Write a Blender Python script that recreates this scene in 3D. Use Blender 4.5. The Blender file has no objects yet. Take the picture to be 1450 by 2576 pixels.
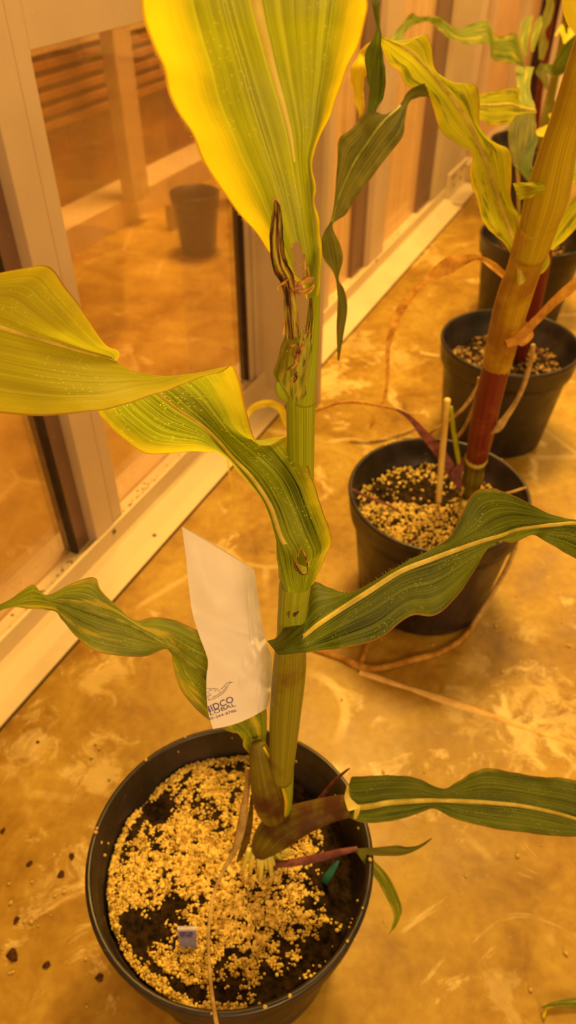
import bpy, bmesh, math, random
import numpy as np
from mathutils import Vector
from mathutils.bvhtree import BVHTree

rnd = random.Random(7)
scn = bpy.context.scene
col = scn.collection
# ------------------------------------------------------------------ camera
FPX, CX, CY = 1850.0, 725.0, 1288.0
PITCH = math.radians(41.44)
CAMZ = 0.956
RIMZ = 0.225
cam_d = bpy.data.cameras.new('camera')
cam = bpy.data.objects.new('camera', cam_d)
col.objects.link(cam)
cam_d.sensor_fit = 'VERTICAL'
cam_d.sensor_height = 36.0
cam_d.lens = FPX / 2576.0 * 36.0
cam_d.clip_start = 0.02
cam_d.dof.use_dof = True
cam_d.dof.focus_distance = 0.45
cam_d.dof.aperture_fstop = 9.0
cam.location = (0, 0, CAMZ)
cam.rotation_euler = (math.pi / 2 - PITCH, 0, 0)
scn.camera = cam
# ------------------------------------------------------------------ light
w = bpy.data.worlds.new('world')
scn.world = w
w.use_nodes = True
bg = w.node_tree.nodes['Background']
bg.inputs[0].default_value = (1.0, 0.56, 0.15, 1)
bg.inputs[1].default_value = 0.52


def area(name, loc, target, size, power, color):
    d = bpy.data.lights.new(name, 'AREA')
    d.shape = 'RECTANGLE'
    d.size, d.size_y = size
    d.energy = power
    d.color = color
    o = bpy.data.objects.new(name, d)
    o.location = loc
    o.rotation_euler = (Vector(target) - Vector(loc)).to_track_quat('-Z', 'Y').to_euler()
    col.objects.link(o)
    return o


area('grow_or_fill_lamp', (0.35, 1.75, 2.35), (0.15, 0.9, 0.0), (0.55, 0.45), 72, (1.0, 0.59, 0.13))
area('grow_or_fill_lamp', (0.75, -1.7, 1.55), (-0.15, 1.0, 0.65), (0.9, 0.6), 36, (1.0, 0.58, 0.22))  # added fill light behind the camera, brightens the bag and leaf fronts
area('grow_or_fill_lamp', (1.75, 2.9, 2.3), (1.4, 3.2, 0.0), (0.5, 0.5), 30, (1.0, 0.60, 0.17))  # added fill light, unseen, brightens the far panels and plants
area('neighbour_room_lamp', (-0.15, 2.6, 2.25), (-0.25, 2.3, 0.0), (0.5, 0.5), 112, (1.0, 0.58, 0.15))
scn.view_settings.view_transform = 'Standard'
scn.view_settings.look = 'None'
scn.view_settings.gamma = 1
scn.view_settings.use_curve_mapping = False
scn.view_settings.exposure = 0.0
scn.cycles.transparent_max_bounces = 24

# ------------------------------------------------------------------ geometry of the view
Fv = Vector((0, math.cos(PITCH), -math.sin(PITCH)))
Uv = Vector((0, math.sin(PITCH), math.cos(PITCH)))
Rv = Vector((1, 0, 0))
CAM = Vector((0, 0, CAMZ))
WS = Vector((.4393, .8983, 0))     # along the glass wall
WN = Vector((.8983, -.4393, 0))    # into the room


def ray(x, y):
    return Fv + Rv * ((x - CX) / FPX) - Uv * ((y - CY) / FPX)


def at(x, y, t):
    return CAM + ray(x, y) * t


def onz(x, y, z):
    d = ray(x, y)
    return CAM + d * ((z - CAMZ) / d.z)


def onn(x, y, n):
    d = ray(x, y)
    return CAM + d * (n / d.dot(WN))


def W(s, n, z):
    return WS * s + WN * n + Vector((0, 0, z))


# ------------------------------------------------------------------ object helpers
def mesh_obj(name, verts, faces, mat=None, parent=None, smooth=True, uvs=None):
    me = bpy.data.meshes.new(name)
    me.from_pydata([tuple(v) for v in verts], [], faces)
    if smooth:
        me.polygons.foreach_set('use_smooth', [True] * len(me.polygons))
    if uvs is not None:
        lay = me.uv_layers.new(name='UVMap')
        idx = np.zeros(len(me.loops), dtype=np.int32)
        me.loops.foreach_get('vertex_index', idx)
        lay.data.foreach_set('uv', np.asarray(uvs, dtype=np.float32)[idx].ravel())
    if mat:
        me.materials.append(mat)
    o = bpy.data.objects.new(name, me)
    col.objects.link(o)
    if parent:
        par(o, parent)
    return o


def par(o, p):
    o.parent = p
    loc = Vector((0, 0, 0))
    q = p
    while q:
        loc += q.location
        q = q.parent
    # meshes are written in world coordinates: undo the parent's offset
    o.location = o.location - loc


def tag(o, label, cat, group=None):
    o['label'] = label
    o['category'] = cat
    if group:
        o['group'] = group
    return o


def thing(name, loc, label, cat, group=None):
    o = bpy.data.objects.new(name, None)
    o.empty_display_size = 0.02
    o.location = loc
    col.objects.link(o)
    return tag(o, label, cat, group)


def struct(o):
    o['kind'] = 'structure'
    return o


class MB:
    def __init__(s):
        s.v = []
        s.f = []

    def add(s, v, f):
        k = len(s.v)
        s.v += list(v)
        s.f += [tuple(i + k for i in q) for q in f]

    def box(s, a, b, fr=None):
        """box between corners in (s, n, z) wall coordinates"""
        P = [W(x, y, z) for x in (a[0], b[0]) for y in (a[1], b[1]) for z in (a[2], b[2])]
        s.add(P, [(0, 1, 3, 2), (4, 6, 7, 5), (0, 4, 5, 1), (2, 3, 7, 6), (0, 2, 6, 4), (1, 5, 7, 3)])

    def build(s, name, mat, parent=None, smooth=False, bevel=0.0):
        o = mesh_obj(name, s.v, s.f, mat, parent, smooth)
        bm = bmesh.new()
        bm.from_mesh(o.data)
        bmesh.ops.recalc_face_normals(bm, faces=bm.faces)
        bm.to_mesh(o.data)
        bm.free()
        if bevel:
            m = o.modifiers.new('bevel', 'BEVEL')
            m.width = bevel
            m.segments = 2
            m.limit_method = 'ANGLE'
        return o


def catmull(P, n):
    """P (k, d) -> smooth resampling with n steps per span"""
    P = np.asarray(P, float)
    k = len(P)
    if k == 2:
        return np.array([P[0] + (P[1] - P[0]) * i / n for i in range(n + 1)])
    E = np.vstack([2 * P[0] - P[1], P, 2 * P[-1] - P[-2]])
    out = []
    for i in range(k - 1):
        a, b, c, d = E[i:i + 4]
        for j in range(n):
            t = j / n
            out.append(0.5 * ((2 * b) + (-a + c) * t + (2 * a - 5 * b + 4 * c - d) * t * t + (-a + 3 * b - 3 * c + d) * t ** 3))
    out.append(P[-1])
    return np.array(out)


def grid_from_rows(rows, sub=6, nu=6):
    """rows: (t, (x, y[, dt]), ...) -> array (nv, nu, 3) world"""
    A = []
    for r in rows:
        t = r[0]
        A.append([tuple(at(p[0], p[1], t + (p[2] if len(p) > 2 else 0))) for p in r[1:]])
    A = np.array(A)
    k = A.shape[1]
    cols = np.array([catmull(A[:, j], sub) for j in range(k)])      # k, nv, 3
    cols = cols.transpose(1, 0, 2)
    return np.array([catmull(c, nu) for c in cols])


def leaf(name, rows, mat, parent, sub=6, nu=6, ruffle=0.0008, rib=None, ribmat=None, label=None, hole=None, droop=0.0, rib_rows=None, seed=0, fray=0.0):
    G = grid_from_rows(rows, sub, nu)
    nv, m, _ = G.shape
    mid = G[:, m // 2]
    ln = np.concatenate([[0], np.cumsum(np.linalg.norm(np.diff(mid, axis=0), axis=1))])
    # surface normals, facing the viewer
    du = np.gradient(G, axis=1)
    dv = np.gradient(G, axis=0)
    N = np.cross(du, dv)
    N /= (np.linalg.norm(N, axis=2, keepdims=True) + 1e-9)
    u = np.linspace(-1, 1, m)
    ph = seed * 1.7
    if ruffle:
        for j in range(m):
            a = abs(u[j]) ** 2.5
            s = np.sin(ln * 190 + ph + (2.1 if u[j] > 0 else 0)) + .6 * np.sin(ln * 410 + ph * 2)
            G[:, j] += N[:, j] * (a * ruffle * s)[:, None]
        # gentle pleats along the veins
        pl = np.sin(u * 23 + ph) * 0.00018
        G += N * pl[None, :, None]
    if fray:
        r = np.random.RandomState(seed + 5)
        G[:, 0] += (G[:, 1] - G[:, 0]) * r.rand(nv, 1) * fray
        G[:, -1] += (G[:, -2] - G[:, -1]) * r.rand(nv, 1) * fray
    V = G.reshape(-1, 3)
    UV = np.zeros((nv, m, 2))
    UV[:, :, 0] = (u * .5 + .5)[None, :]
    UV[:, :, 1] = ln[:, None]
    faces = []
    holes = hole or []

    def inside(px, py, poly):
        c = False
        n = len(poly)
        for i in range(n):
            x1, y1 = poly[i]
            x2, y2 = poly[(i + 1) % n]
            if (y1 > py) != (y2 > py) and px < (x2 - x1) * (py - y1) / (y2 - y1) + x1:
                c = not c
        return c
    for i in range(nv - 1):
        for j in range(m - 1):
            q = (i * m + j, i * m + j + 1, (i + 1) * m + j + 1, (i + 1) * m + j)
            if holes:
                c = Vector(V[list(q)].mean(0)) - CAM
                d = c.dot(Fv)
                px, py = CX + FPX * c.dot(Rv) / d, CY - FPX * c.dot(Uv) / d
                if any(inside(px, py, h) for h in holes):
                    continue
            faces.append(q)
    o = mesh_obj(name, V, faces, mat, parent, True, UV.reshape(-1, 2))
    if label:
        o['label'] = label
    if rib:
        a, b = rib_rows or (0, nv)
        a = int(a * nv) if isinstance(a, float) else a
        b = int(b * nv) if isinstance(b, float) else b
        rib_strip(G, N, ln, rib, ribmat, o, a, min(b, nv))
    return o


def rib_strip(G, N, ln, rib, ribmat, parent, a, b):
    m = G.shape[1]
    c = m // 2
    V, F = [], []
    w0, w1 = rib
    rows = list(range(a, b))
    for k, i in enumerate(rows):
        f = k / max(1, len(rows) - 1)
        wd = w0 + (w1 - w0) * f
        p = Vector(G[i, c])
        q = Vector(G[i, c + 1]) - Vector(G[i, c - 1])
        sd = q.normalized()
        n = Vector(N[i, c])
        if n.dot(CAM - p) < 0:
            n = -n
        for j in range(5):
            x = (j / 2 - 1)
            V.append(p + sd * (x * wd / 2) + n * (wd * .22 * (1 - x * x) + .0001))
    for k in range(len(rows) - 1):
        for j in range(4):
            F.append((k * 5 + j, k * 5 + j + 1, k * 5 + j + 6, k * 5 + j + 5))
    UV = [((j % 5) / 4, ln[rows[j // 5]]) for j in range(len(V))]
    return mesh_obj('midrib', V, F, ribmat, parent, True, UV)


def tube_mesh(C, Rr, seg=14, flat=1.0, view=True, ripple=0.0):
    """closed tube through world points C with radii Rr; flat < 1 squashes it along the view direction"""
    C = np.asarray(C, float)
    n = len(C)
    T = np.gradient(C, axis=0)
    V, F, UV = [], [], []
    ln = np.concatenate([[0], np.cumsum(np.linalg.norm(np.diff(C, axis=0), axis=1))])
    for i in range(n):
        t = Vector(T[i]).normalized()
        vd = (Vector(C[i]) - CAM).normalized() if view else Vector((0.13, 0.2, 1))
        a = t.cross(vd)
        if a.length < 1e-3:
            a = Vector((1, 0, 0))
        a.normalize()
        b = t.cross(a).normalized()
        for j in range(seg):
            th = 2 * math.pi * j / seg
            r = Rr[i] * (1 + ripple * math.sin(7 * th + i * .7))
            V.append(Vector(C[i]) + a * (math.cos(th) * r) + b * (math.sin(th) * r * flat))
            UV.append((j / seg, ln[i]))
    for i in range(n - 1):
        for j in range(seg):
            k = (j + 1) % seg
            F.append((i * seg + j, i * seg + k, (i + 1) * seg + k, (i + 1) * seg + j))
    F.append(tuple(range(seg - 1, -1, -1)))
    F.append(tuple((n - 1) * seg + j for j in range(seg)))
    return V, F, UV


def tube(name, pts, mat, parent=None, sub=6, seg=14, flat=1.0, label=None, ripple=0.0):
    """pts: (px, py, t, radius_px)"""
    Q = catmull([tuple(at(p[0], p[1], p[2])) + (p[3] * p[2] / FPX,) for p in pts], sub)
    V, F, UV = tube_mesh(Q[:, :3], np.maximum(Q[:, 3], .0003), seg, flat, True, ripple)
    o = mesh_obj(name, V, F, mat, parent, True, UV)
    if label:
        o['label'] = label
    return o


def ribbon(name, pts, mat, parent=None, sub=6, label=None, tilt=.35, ruffle=.0006, seed=1, cup=.15):
    """thin blade following px points: (px, py, t, halfwidth_px)"""
    rows = []
    P = [np.array(p[:2], float) for p in pts]
    for i, p in enumerate(pts):
        a = P[max(0, i - 1)]
        b = P[min(len(P) - 1, i + 1)]
        d = b - a
        d /= (np.linalg.norm(d) + 1e-6)
        nx, ny = -d[1], d[0]
        hw = p[3]
        dz = hw * p[2] / FPX
        rows.append((p[2], (p[0] + nx * hw, p[1] + ny * hw, -dz * tilt), (p[0], p[1], dz * cup), (p[0] - nx * hw, p[1] - ny * hw, dz * tilt)))
    return leaf(name, rows, mat, parent, sub, 3, ruffle, label=label, seed=seed)


# ------------------------------------------------------------------ materials
def rgb(c):
    return (c[0], c[1], c[2], 1)


class NT:
    def __init__(s, name):
        s.m = bpy.data.materials.new(name)
        s.m.use_nodes = True
        s.t = s.m.node_tree
        s.t.nodes.clear()
        s.out = s.n('ShaderNodeOutputMaterial')

    def n(s, kind, **kw):
        x = s.t.nodes.new(kind)
        for k, v in kw.items():
            setattr(x, k, v)
        return x

    def l(s, a, b):
        s.t.links.new(a, b)

    def mapping(s, scale, kind='Object', loc=(0, 0, 0), rot=(0, 0, 0)):
        tc = s.n('ShaderNodeTexCoord')
        mp = s.n('ShaderNodeMapping')
        mp.inputs['Scale'].default_value = scale
        mp.inputs['Location'].default_value = loc
        mp.inputs['Rotation'].default_value = rot
        s.l(tc.outputs[kind], mp.inputs[0])
        return mp.outputs[0]

    def noise(s, vec, scale=5, detail=4, rough=.55, dist=0):
        x = s.n('ShaderNodeTexNoise')
        x.inputs['Scale'].default_value = scale
        x.inputs['Detail'].default_value = detail
        x.inputs['Roughness'].default_value = rough
        x.inputs['Distortion'].default_value = dist
        s.l(vec, x.inputs['Vector'])
        return x.outputs[0]

    def ramp(s, fac, stops, interp='LINEAR'):
        x = s.n('ShaderNodeValToRGB')
        x.color_ramp.interpolation = interp
        e = x.color_ramp.elements
        while len(e) < len(stops):
            e.new(0.5)
        for k, (p, c) in enumerate(stops):
            e[k].position = p
            e[k].color = rgb(c) if not isinstance(c, float) else (c, c, c, 1)
        s.l(fac, x.inputs[0])
        return x.outputs[0]

    def mix(s, fac, a, b, kind='MIX'):
        x = s.n('ShaderNodeMix', data_type='RGBA', blend_type=kind)
        for sock, v in ((x.inputs[0], fac), (x.inputs[6], a), (x.inputs[7], b)):
            if isinstance(v, (int, float)):
                sock.default_value = v
            elif isinstance(v, tuple):
                sock.default_value = rgb(v)
            else:
                s.l(v, sock)
        return x.outputs[2]

    def math(s, op, a, b=None, c=None, clamp=False):
        x = s.n('ShaderNodeMath', operation=op)
        x.use_clamp = clamp
        for k, v in enumerate((a, b, c)):
            if v is None:
                continue
            if isinstance(v, (int, float)):
                x.inputs[k].default_value = v
            else:
                s.l(v, x.inputs[k])
        return x.outputs[0]

    def bsdf(s, color, rough=.5, spec=.5, metal=0, bump=None, bstr=.3, bdist=.001, trans=None, tcol=None):
        p = s.n('ShaderNodeBsdfPrincipled')
        for sock, v in ((p.inputs['Base Color'], color), (p.inputs['Roughness'], rough), (p.inputs['Metallic'], metal)):
            if isinstance(v, tuple):
                sock.default_value = rgb(v)
            elif isinstance(v, (int, float)):
                sock.default_value = v
            else:
                s.l(v, sock)
        p.inputs['Specular IOR Level'].default_value = spec
        nrm = None
        if bump is not None:
            b = s.n('ShaderNodeBump')
            b.inputs['Strength'].default_value = bstr
            b.inputs['Distance'].default_value = bdist
            s.l(bump, b.inputs['Height'])
            s.l(b.outputs[0], p.inputs['Normal'])
            nrm = b.outputs[0]
        res = p.outputs[0]
        if trans:
            tr = s.n('ShaderNodeBsdfTranslucent')
            tc = tcol if tcol is not None else color
            if isinstance(tc, tuple):
                tr.inputs[0].default_value = rgb(tc)
            else:
                s.l(tc, tr.inputs[0])
            mx = s.n('ShaderNodeMixShader')
            mx.inputs[0].default_value = trans
            s.l(res, mx.inputs[1])
            s.l(tr.outputs[0], mx.inputs[2])
            res = mx.outputs[0]
        s.l(res, s.out.inputs[0])
        return s.m


def leaf_mat(name, dark, light, yellow=(.95, .75, .02), y0=.9, y1=1.05, ynoise=.3, rim=(.35, .12, .02), trans=.4, spots=.5, rough=.45, veins=1.0, patch=None, spec=.45, back=None):
    N = NT(name)
    uv = N.mapping((1, 1, 1), 'UV')
    sep = N.n('ShaderNodeSeparateXYZ')
    N.l(uv, sep.inputs[0])
    au = N.math('ABSOLUTE', N.math('MULTIPLY_ADD', sep.outputs[0], 2.0, -1.0))
    st = N.noise(N.mapping((26, 5, 1), 'UV'), 1.0, 3, .6)
    fine = N.noise(N.mapping((150, 9, 1), 'UV'), 1.0, 2, .5)
    big = N.noise(N.mapping((3, 22, 1), 'UV', (3.1, 1.7, 0)), 1.0, 3, .6)
    f = N.math('ADD', N.math('MULTIPLY', st, .55), N.math('ADD', N.math('MULTIPLY', fine, .22), N.math('MULTIPLY', big, .33)))
    c = N.ramp(f, [(.40, dark), (.66, light)])
    # pale parallel veins
    vz = N.ramp(N.noise(N.mapping((60, 1.2, 1), 'UV', (7, 2, 0)), 1.0, 1, .4), [(.55, 0.0), (.64, 1.0)])
    c = N.mix(N.math('MULTIPLY', vz, .35 * veins), c, tuple(min(1, x * 1.5 + .04) for x in light))
    if patch:
        pf = N.ramp(N.noise(N.mapping((4, 14, 1), 'UV', (9, 4, 0)), 1.0, 5, .65, .6), [(.54, 0.0), (.62, 1.0)])
        c = N.mix(N.math('MULTIPLY', pf, .8), c, patch)
    if yellow:  # yellow margin: chlorosis together with backlight glow, mixed into the colour
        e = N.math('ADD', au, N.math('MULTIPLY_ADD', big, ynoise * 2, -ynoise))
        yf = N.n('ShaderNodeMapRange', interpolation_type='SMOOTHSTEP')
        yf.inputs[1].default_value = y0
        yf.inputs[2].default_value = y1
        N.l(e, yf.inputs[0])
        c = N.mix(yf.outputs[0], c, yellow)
    if spots:
        v = N.n('ShaderNodeTexVoronoi')
        v.inputs['Scale'].default_value = 1.0
        N.l(N.mapping((34, 420, 1), 'UV'), v.inputs['Vector'])
        sp = N.ramp(v.outputs['Distance'], [(.16, 1.0), (.26, 0.0)])
        area_ = N.ramp(N.noise(N.mapping((5, 30, 1), 'UV'), 1.0, 3, .5), [(.46, 0.0), (.6, 1.0)])
        c = N.mix(N.math('MULTIPLY', N.math('MULTIPLY', sp, area_), spots), c, tuple(min(1, x * 1.9 + .08) for x in light))
    if back:
        # the underside of a maize blade is paler than its face
        gm = N.n('ShaderNodeNewGeometry')
        c = N.mix(N.math('MULTIPLY', N.math('SUBTRACT', 1.0, gm.outputs['Backfacing']) if back[0] else gm.outputs['Backfacing'], back[1]), c, back[2])
    rf = N.ramp(au, [(.965, 0.0), (.985, 1.0)])
    c = N.mix(N.math('MULTIPLY', rf, .75), c, rim)
    tc = N.mix(.35, c, (1.0, .95, .05), 'MULTIPLY')
    tb = N.n('ShaderNodeGamma')
    tb.inputs[1].default_value = .75
    N.l(tc, tb.inputs[0])
    h = N.math('ADD', N.math('MULTIPLY', fine, .5), st)
    return N.bsdf(c, rough, spec, 0, h, .45, .0012, trans, tb.outputs[0])


def plain(name, c1, c2, scale=40, stretch=(1, 1, 1), rough=.6, spec=.3, trans=None, bump=.3, kind='Object', r=(.35, .65), detail=5, bdist=.001):
    N = NT(name)
    f = N.noise(N.mapping(stretch, kind), scale, detail, .6)
    c = N.ramp(f, [(r[0], c1), (r[1], c2)])
    return N.bsdf(c, rough, spec, 0, f, bump, bdist, trans)


G_DARK, G_MID, G_LIGHT = (.055, .085, .008), (.13, .19, .012), (.34, .42, .02)
M = {}
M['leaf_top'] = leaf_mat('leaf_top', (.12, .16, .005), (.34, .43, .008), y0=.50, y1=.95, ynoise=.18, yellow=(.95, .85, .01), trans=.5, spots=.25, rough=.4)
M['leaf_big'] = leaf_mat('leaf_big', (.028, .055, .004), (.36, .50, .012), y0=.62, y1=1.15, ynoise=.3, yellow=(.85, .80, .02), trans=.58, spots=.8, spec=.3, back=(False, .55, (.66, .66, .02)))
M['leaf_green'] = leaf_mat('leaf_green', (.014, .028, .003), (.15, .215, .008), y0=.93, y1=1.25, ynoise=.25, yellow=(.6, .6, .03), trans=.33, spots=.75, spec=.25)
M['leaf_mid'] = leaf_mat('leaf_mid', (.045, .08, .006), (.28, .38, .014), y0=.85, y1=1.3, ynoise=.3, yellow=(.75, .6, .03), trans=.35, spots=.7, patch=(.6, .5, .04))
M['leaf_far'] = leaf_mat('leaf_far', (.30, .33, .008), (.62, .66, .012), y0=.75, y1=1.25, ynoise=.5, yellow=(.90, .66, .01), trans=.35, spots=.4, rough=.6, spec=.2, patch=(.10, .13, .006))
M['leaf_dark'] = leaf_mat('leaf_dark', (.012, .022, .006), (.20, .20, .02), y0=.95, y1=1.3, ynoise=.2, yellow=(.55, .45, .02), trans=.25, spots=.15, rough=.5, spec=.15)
M['leaf_yellow'] = leaf_mat('leaf_yellow', (.75, .62, .02), (.95, .85, .03), y0=.5, y1=1.1, trans=.5, spots=.1)
M['dry'] = plain('dry_leaf', (.45, .22, .04), (.85, .50, .10), 60, (1, 1, 1), .7, .2, .35)
M['dry_tan'] = plain('dry_tan', (.40, .26, .10), (.72, .52, .20), 70, (1, 1, 1), .7, .2, .2)
M['purple'] = plain('purple_leaf', (.15, .045, .06), (.30, .11, .12), 80, rough=.5, trans=.15)
M['rib'] = plain('midrib', (.50, .40, .05), (.82, .66, .14), 60, rough=.4, spec=.4, trans=.25, bump=.1)
M['rib_pale'] = plain('midrib_pale', (.80, .66, .14), (.95, .86, .26), 30, rough=.4, spec=.4, trans=.3, bump=.1)
M['rib_green'] = plain('midrib_green', (.16, .19, .015), (.36, .38, .04), 90, rough=.4, spec=.4, trans=.2, bump=.1)


def sheath_mat(name, dark, light, blot=None, bscale=9, bthr=(.56, .66), bmix=.8, rough=.45, ribs=.35):
    N = NT(name)
    st = N.noise(N.mapping((70, 4, 1), 'UV'), 1.0, 2, .5)
    w_ = N.n('ShaderNodeTexWave', wave_type='BANDS', bands_direction='X', wave_profile='SIN')
    w_.inputs['Scale'].default_value = 11.0
    w_.inputs['Distortion'].default_value = .4
    N.l(N.mapping((1, .6, 1), 'UV'), w_.inputs[0])
    f = N.math('ADD', N.math('MULTIPLY', st, .95), N.math('MULTIPLY', w_.outputs[1], .05))
    c = N.ramp(f, [(.34, dark), (.66, light)])
    if blot:
        b = N.noise(N.mapping((1, .45, 1), 'Object', (.3, .1, .77)), bscale * 3, 4, .6, .3)
        c = N.mix(N.math('MULTIPLY', N.ramp(b, [(bthr[0], 0.0), (bthr[1], 1.0)]), bmix), c, blot)
    return N.bsdf(c, rough, .4, 0, f, ribs, .0008, .12)


M['sheath'] = sheath_mat('sheath_green', (.24, .30, .012), (.42, .48, .03), (.13, .05, .01), 8, (.60, .70), .75)
M['sheath_lo'] = sheath_mat('sheath_lower', (.20, .20, .012), (.32, .30, .02), (.14, .045, .01), 7, (.50, .66), .75)
M['sheath_up'] = sheath_mat('sheath_upper', (.24, .32, .01), (.44, .54, .02), (.30, .12, .02), 22, (.66, .74), .7)
M['sheath_red'] = sheath_mat('sheath_reddish', (.13, .09, .01), (.25, .23, .015), (.07, .015, .01), 6, (.42, .60), .9)
M['stalk_red'] = sheath_mat('stalk_dark_red', (.10, .012, .012), (.24, .03, .02), (.45, .18, .04), 5, (.6, .8), .5)
M['stalk_tan'] = sheath_mat('stalk_tan', (.40, .25, .015), (.60, .42, .02), (.22, .06, .01), 6, (.42, .62), .7)
M['stalk_far'] = sheath_mat('stalk_far', (.40, .31, .01), (.60, .48, .015), (.34, .16, .01), 6, (.45, .7), .6)
M['root'] = plain('prop_root', (.70, .62, .10), (.95, .85, .20), 60, rough=.4, spec=.5, trans=.2)


def torn_mat():
    N = NT('torn_shoot')
    f = N.noise(N.mapping((9, 34, 1), 'UV', (2, 3, 0)), 1.0, 5, .7, .8)
    g = N.noise(N.mapping((60, 12, 1), 'UV'), 1.0, 3, .6)
    c = N.ramp(N.math('ADD', N.math('MULTIPLY', f, .7), N.math('MULTIPLY', g, .3)), [(.44, (.012, .005, .004)), (.485, (.13, .04, .008)), (.51, (.40, .26, .03)), (.58, (.60, .56, .05))])
    return N.bsdf(c, .6, .3, 0, g, .6, .001, .1)


M['torn'] = torn_mat()
M['fibre'] = plain('torn_fibre', (.35, .14, .03), (.85, .55, .14), 160, rough=.8, trans=.2)
M['scab'] = plain('brown_scab', (.10, .03, .01), (.60, .30, .06), 300, rough=.9, bump=.8, r=(.4, .6))


def husk_mat():
    N = NT('ear_husk')
    p = N.mapping((1, 1, 1), 'UV')
    f = N.noise(N.mapping((10, 60, 1), 'UV'), 1.0, 5, .6, .4)
    c = N.ramp(f, [(.36, (.14, .18, .015)), (.62, (.50, .50, .05))])
    return N.bsdf(c, .5, .4, 0, f, .5, .002, .2)


M['husk'] = husk_mat()
M['torn_spot'] = plain('lesion', (.05, .025, .008), (.16, .10, .02), 200, rough=.7)


def metal_mat(name, c1, c2, rough=.42, metal=.55):
    N = NT(name)
    f = N.noise(N.mapping((1, 1, 1), 'Object'), 6, 6, .6)
    g = N.noise(N.mapping((60, 60, 1.5), 'Object'), 6, 3, .6)
    h = N.noise(N.mapping((1, 1, 1), 'Object'), 90, 3, .7)
    c = N.ramp(N.math('ADD', N.math('MULTIPLY', f, .88), N.math('MULTIPLY', g, .12)), [(.3, c1), (.7, c2)])
    c = N.mix(N.ramp(h, [(.68, 0.0), (.74, .5)]), c, (.9, .8, .6))
    rr = N.ramp(f, [(.3, rough - .08), (.7, rough + .18)])
    return N.bsdf(c, rr, .5, metal, g, .12, .001)


M['alu'] = metal_mat('aluminium', (.62, .47, .34), (.72, .57, .42), .42, .12)
M['alu_dull'] = metal_mat('aluminium_dull', (.54, .42, .28), (.64, .52, .35), .5, .1)
M['alu_base'] = metal_mat('aluminium_base', (.66, .52, .32), (.80, .66, .42), .5, .1)
M['alu_shade'] = metal_mat('aluminium_shade', (.20, .12, .09), (.30, .19, .15), .4, .3)  # darker aluminium copy: shade of recessed channels put into the colour; rails share it
M['gasket'] = plain('rubber_gasket', (.02, .012, .01), (.05, .03, .02), 30, rough=.6)
M['grime'] = plain('sill_grime', (.18, .08, .02), (.75, .50, .18), 70, rough=.9, bump=.6, r=(.42, .6), bdist=.004)
M['screw'] = plain('screw_head', (.10, .06, .04), (.2, .12, .06), 30, rough=.4, spec=.5)


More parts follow.
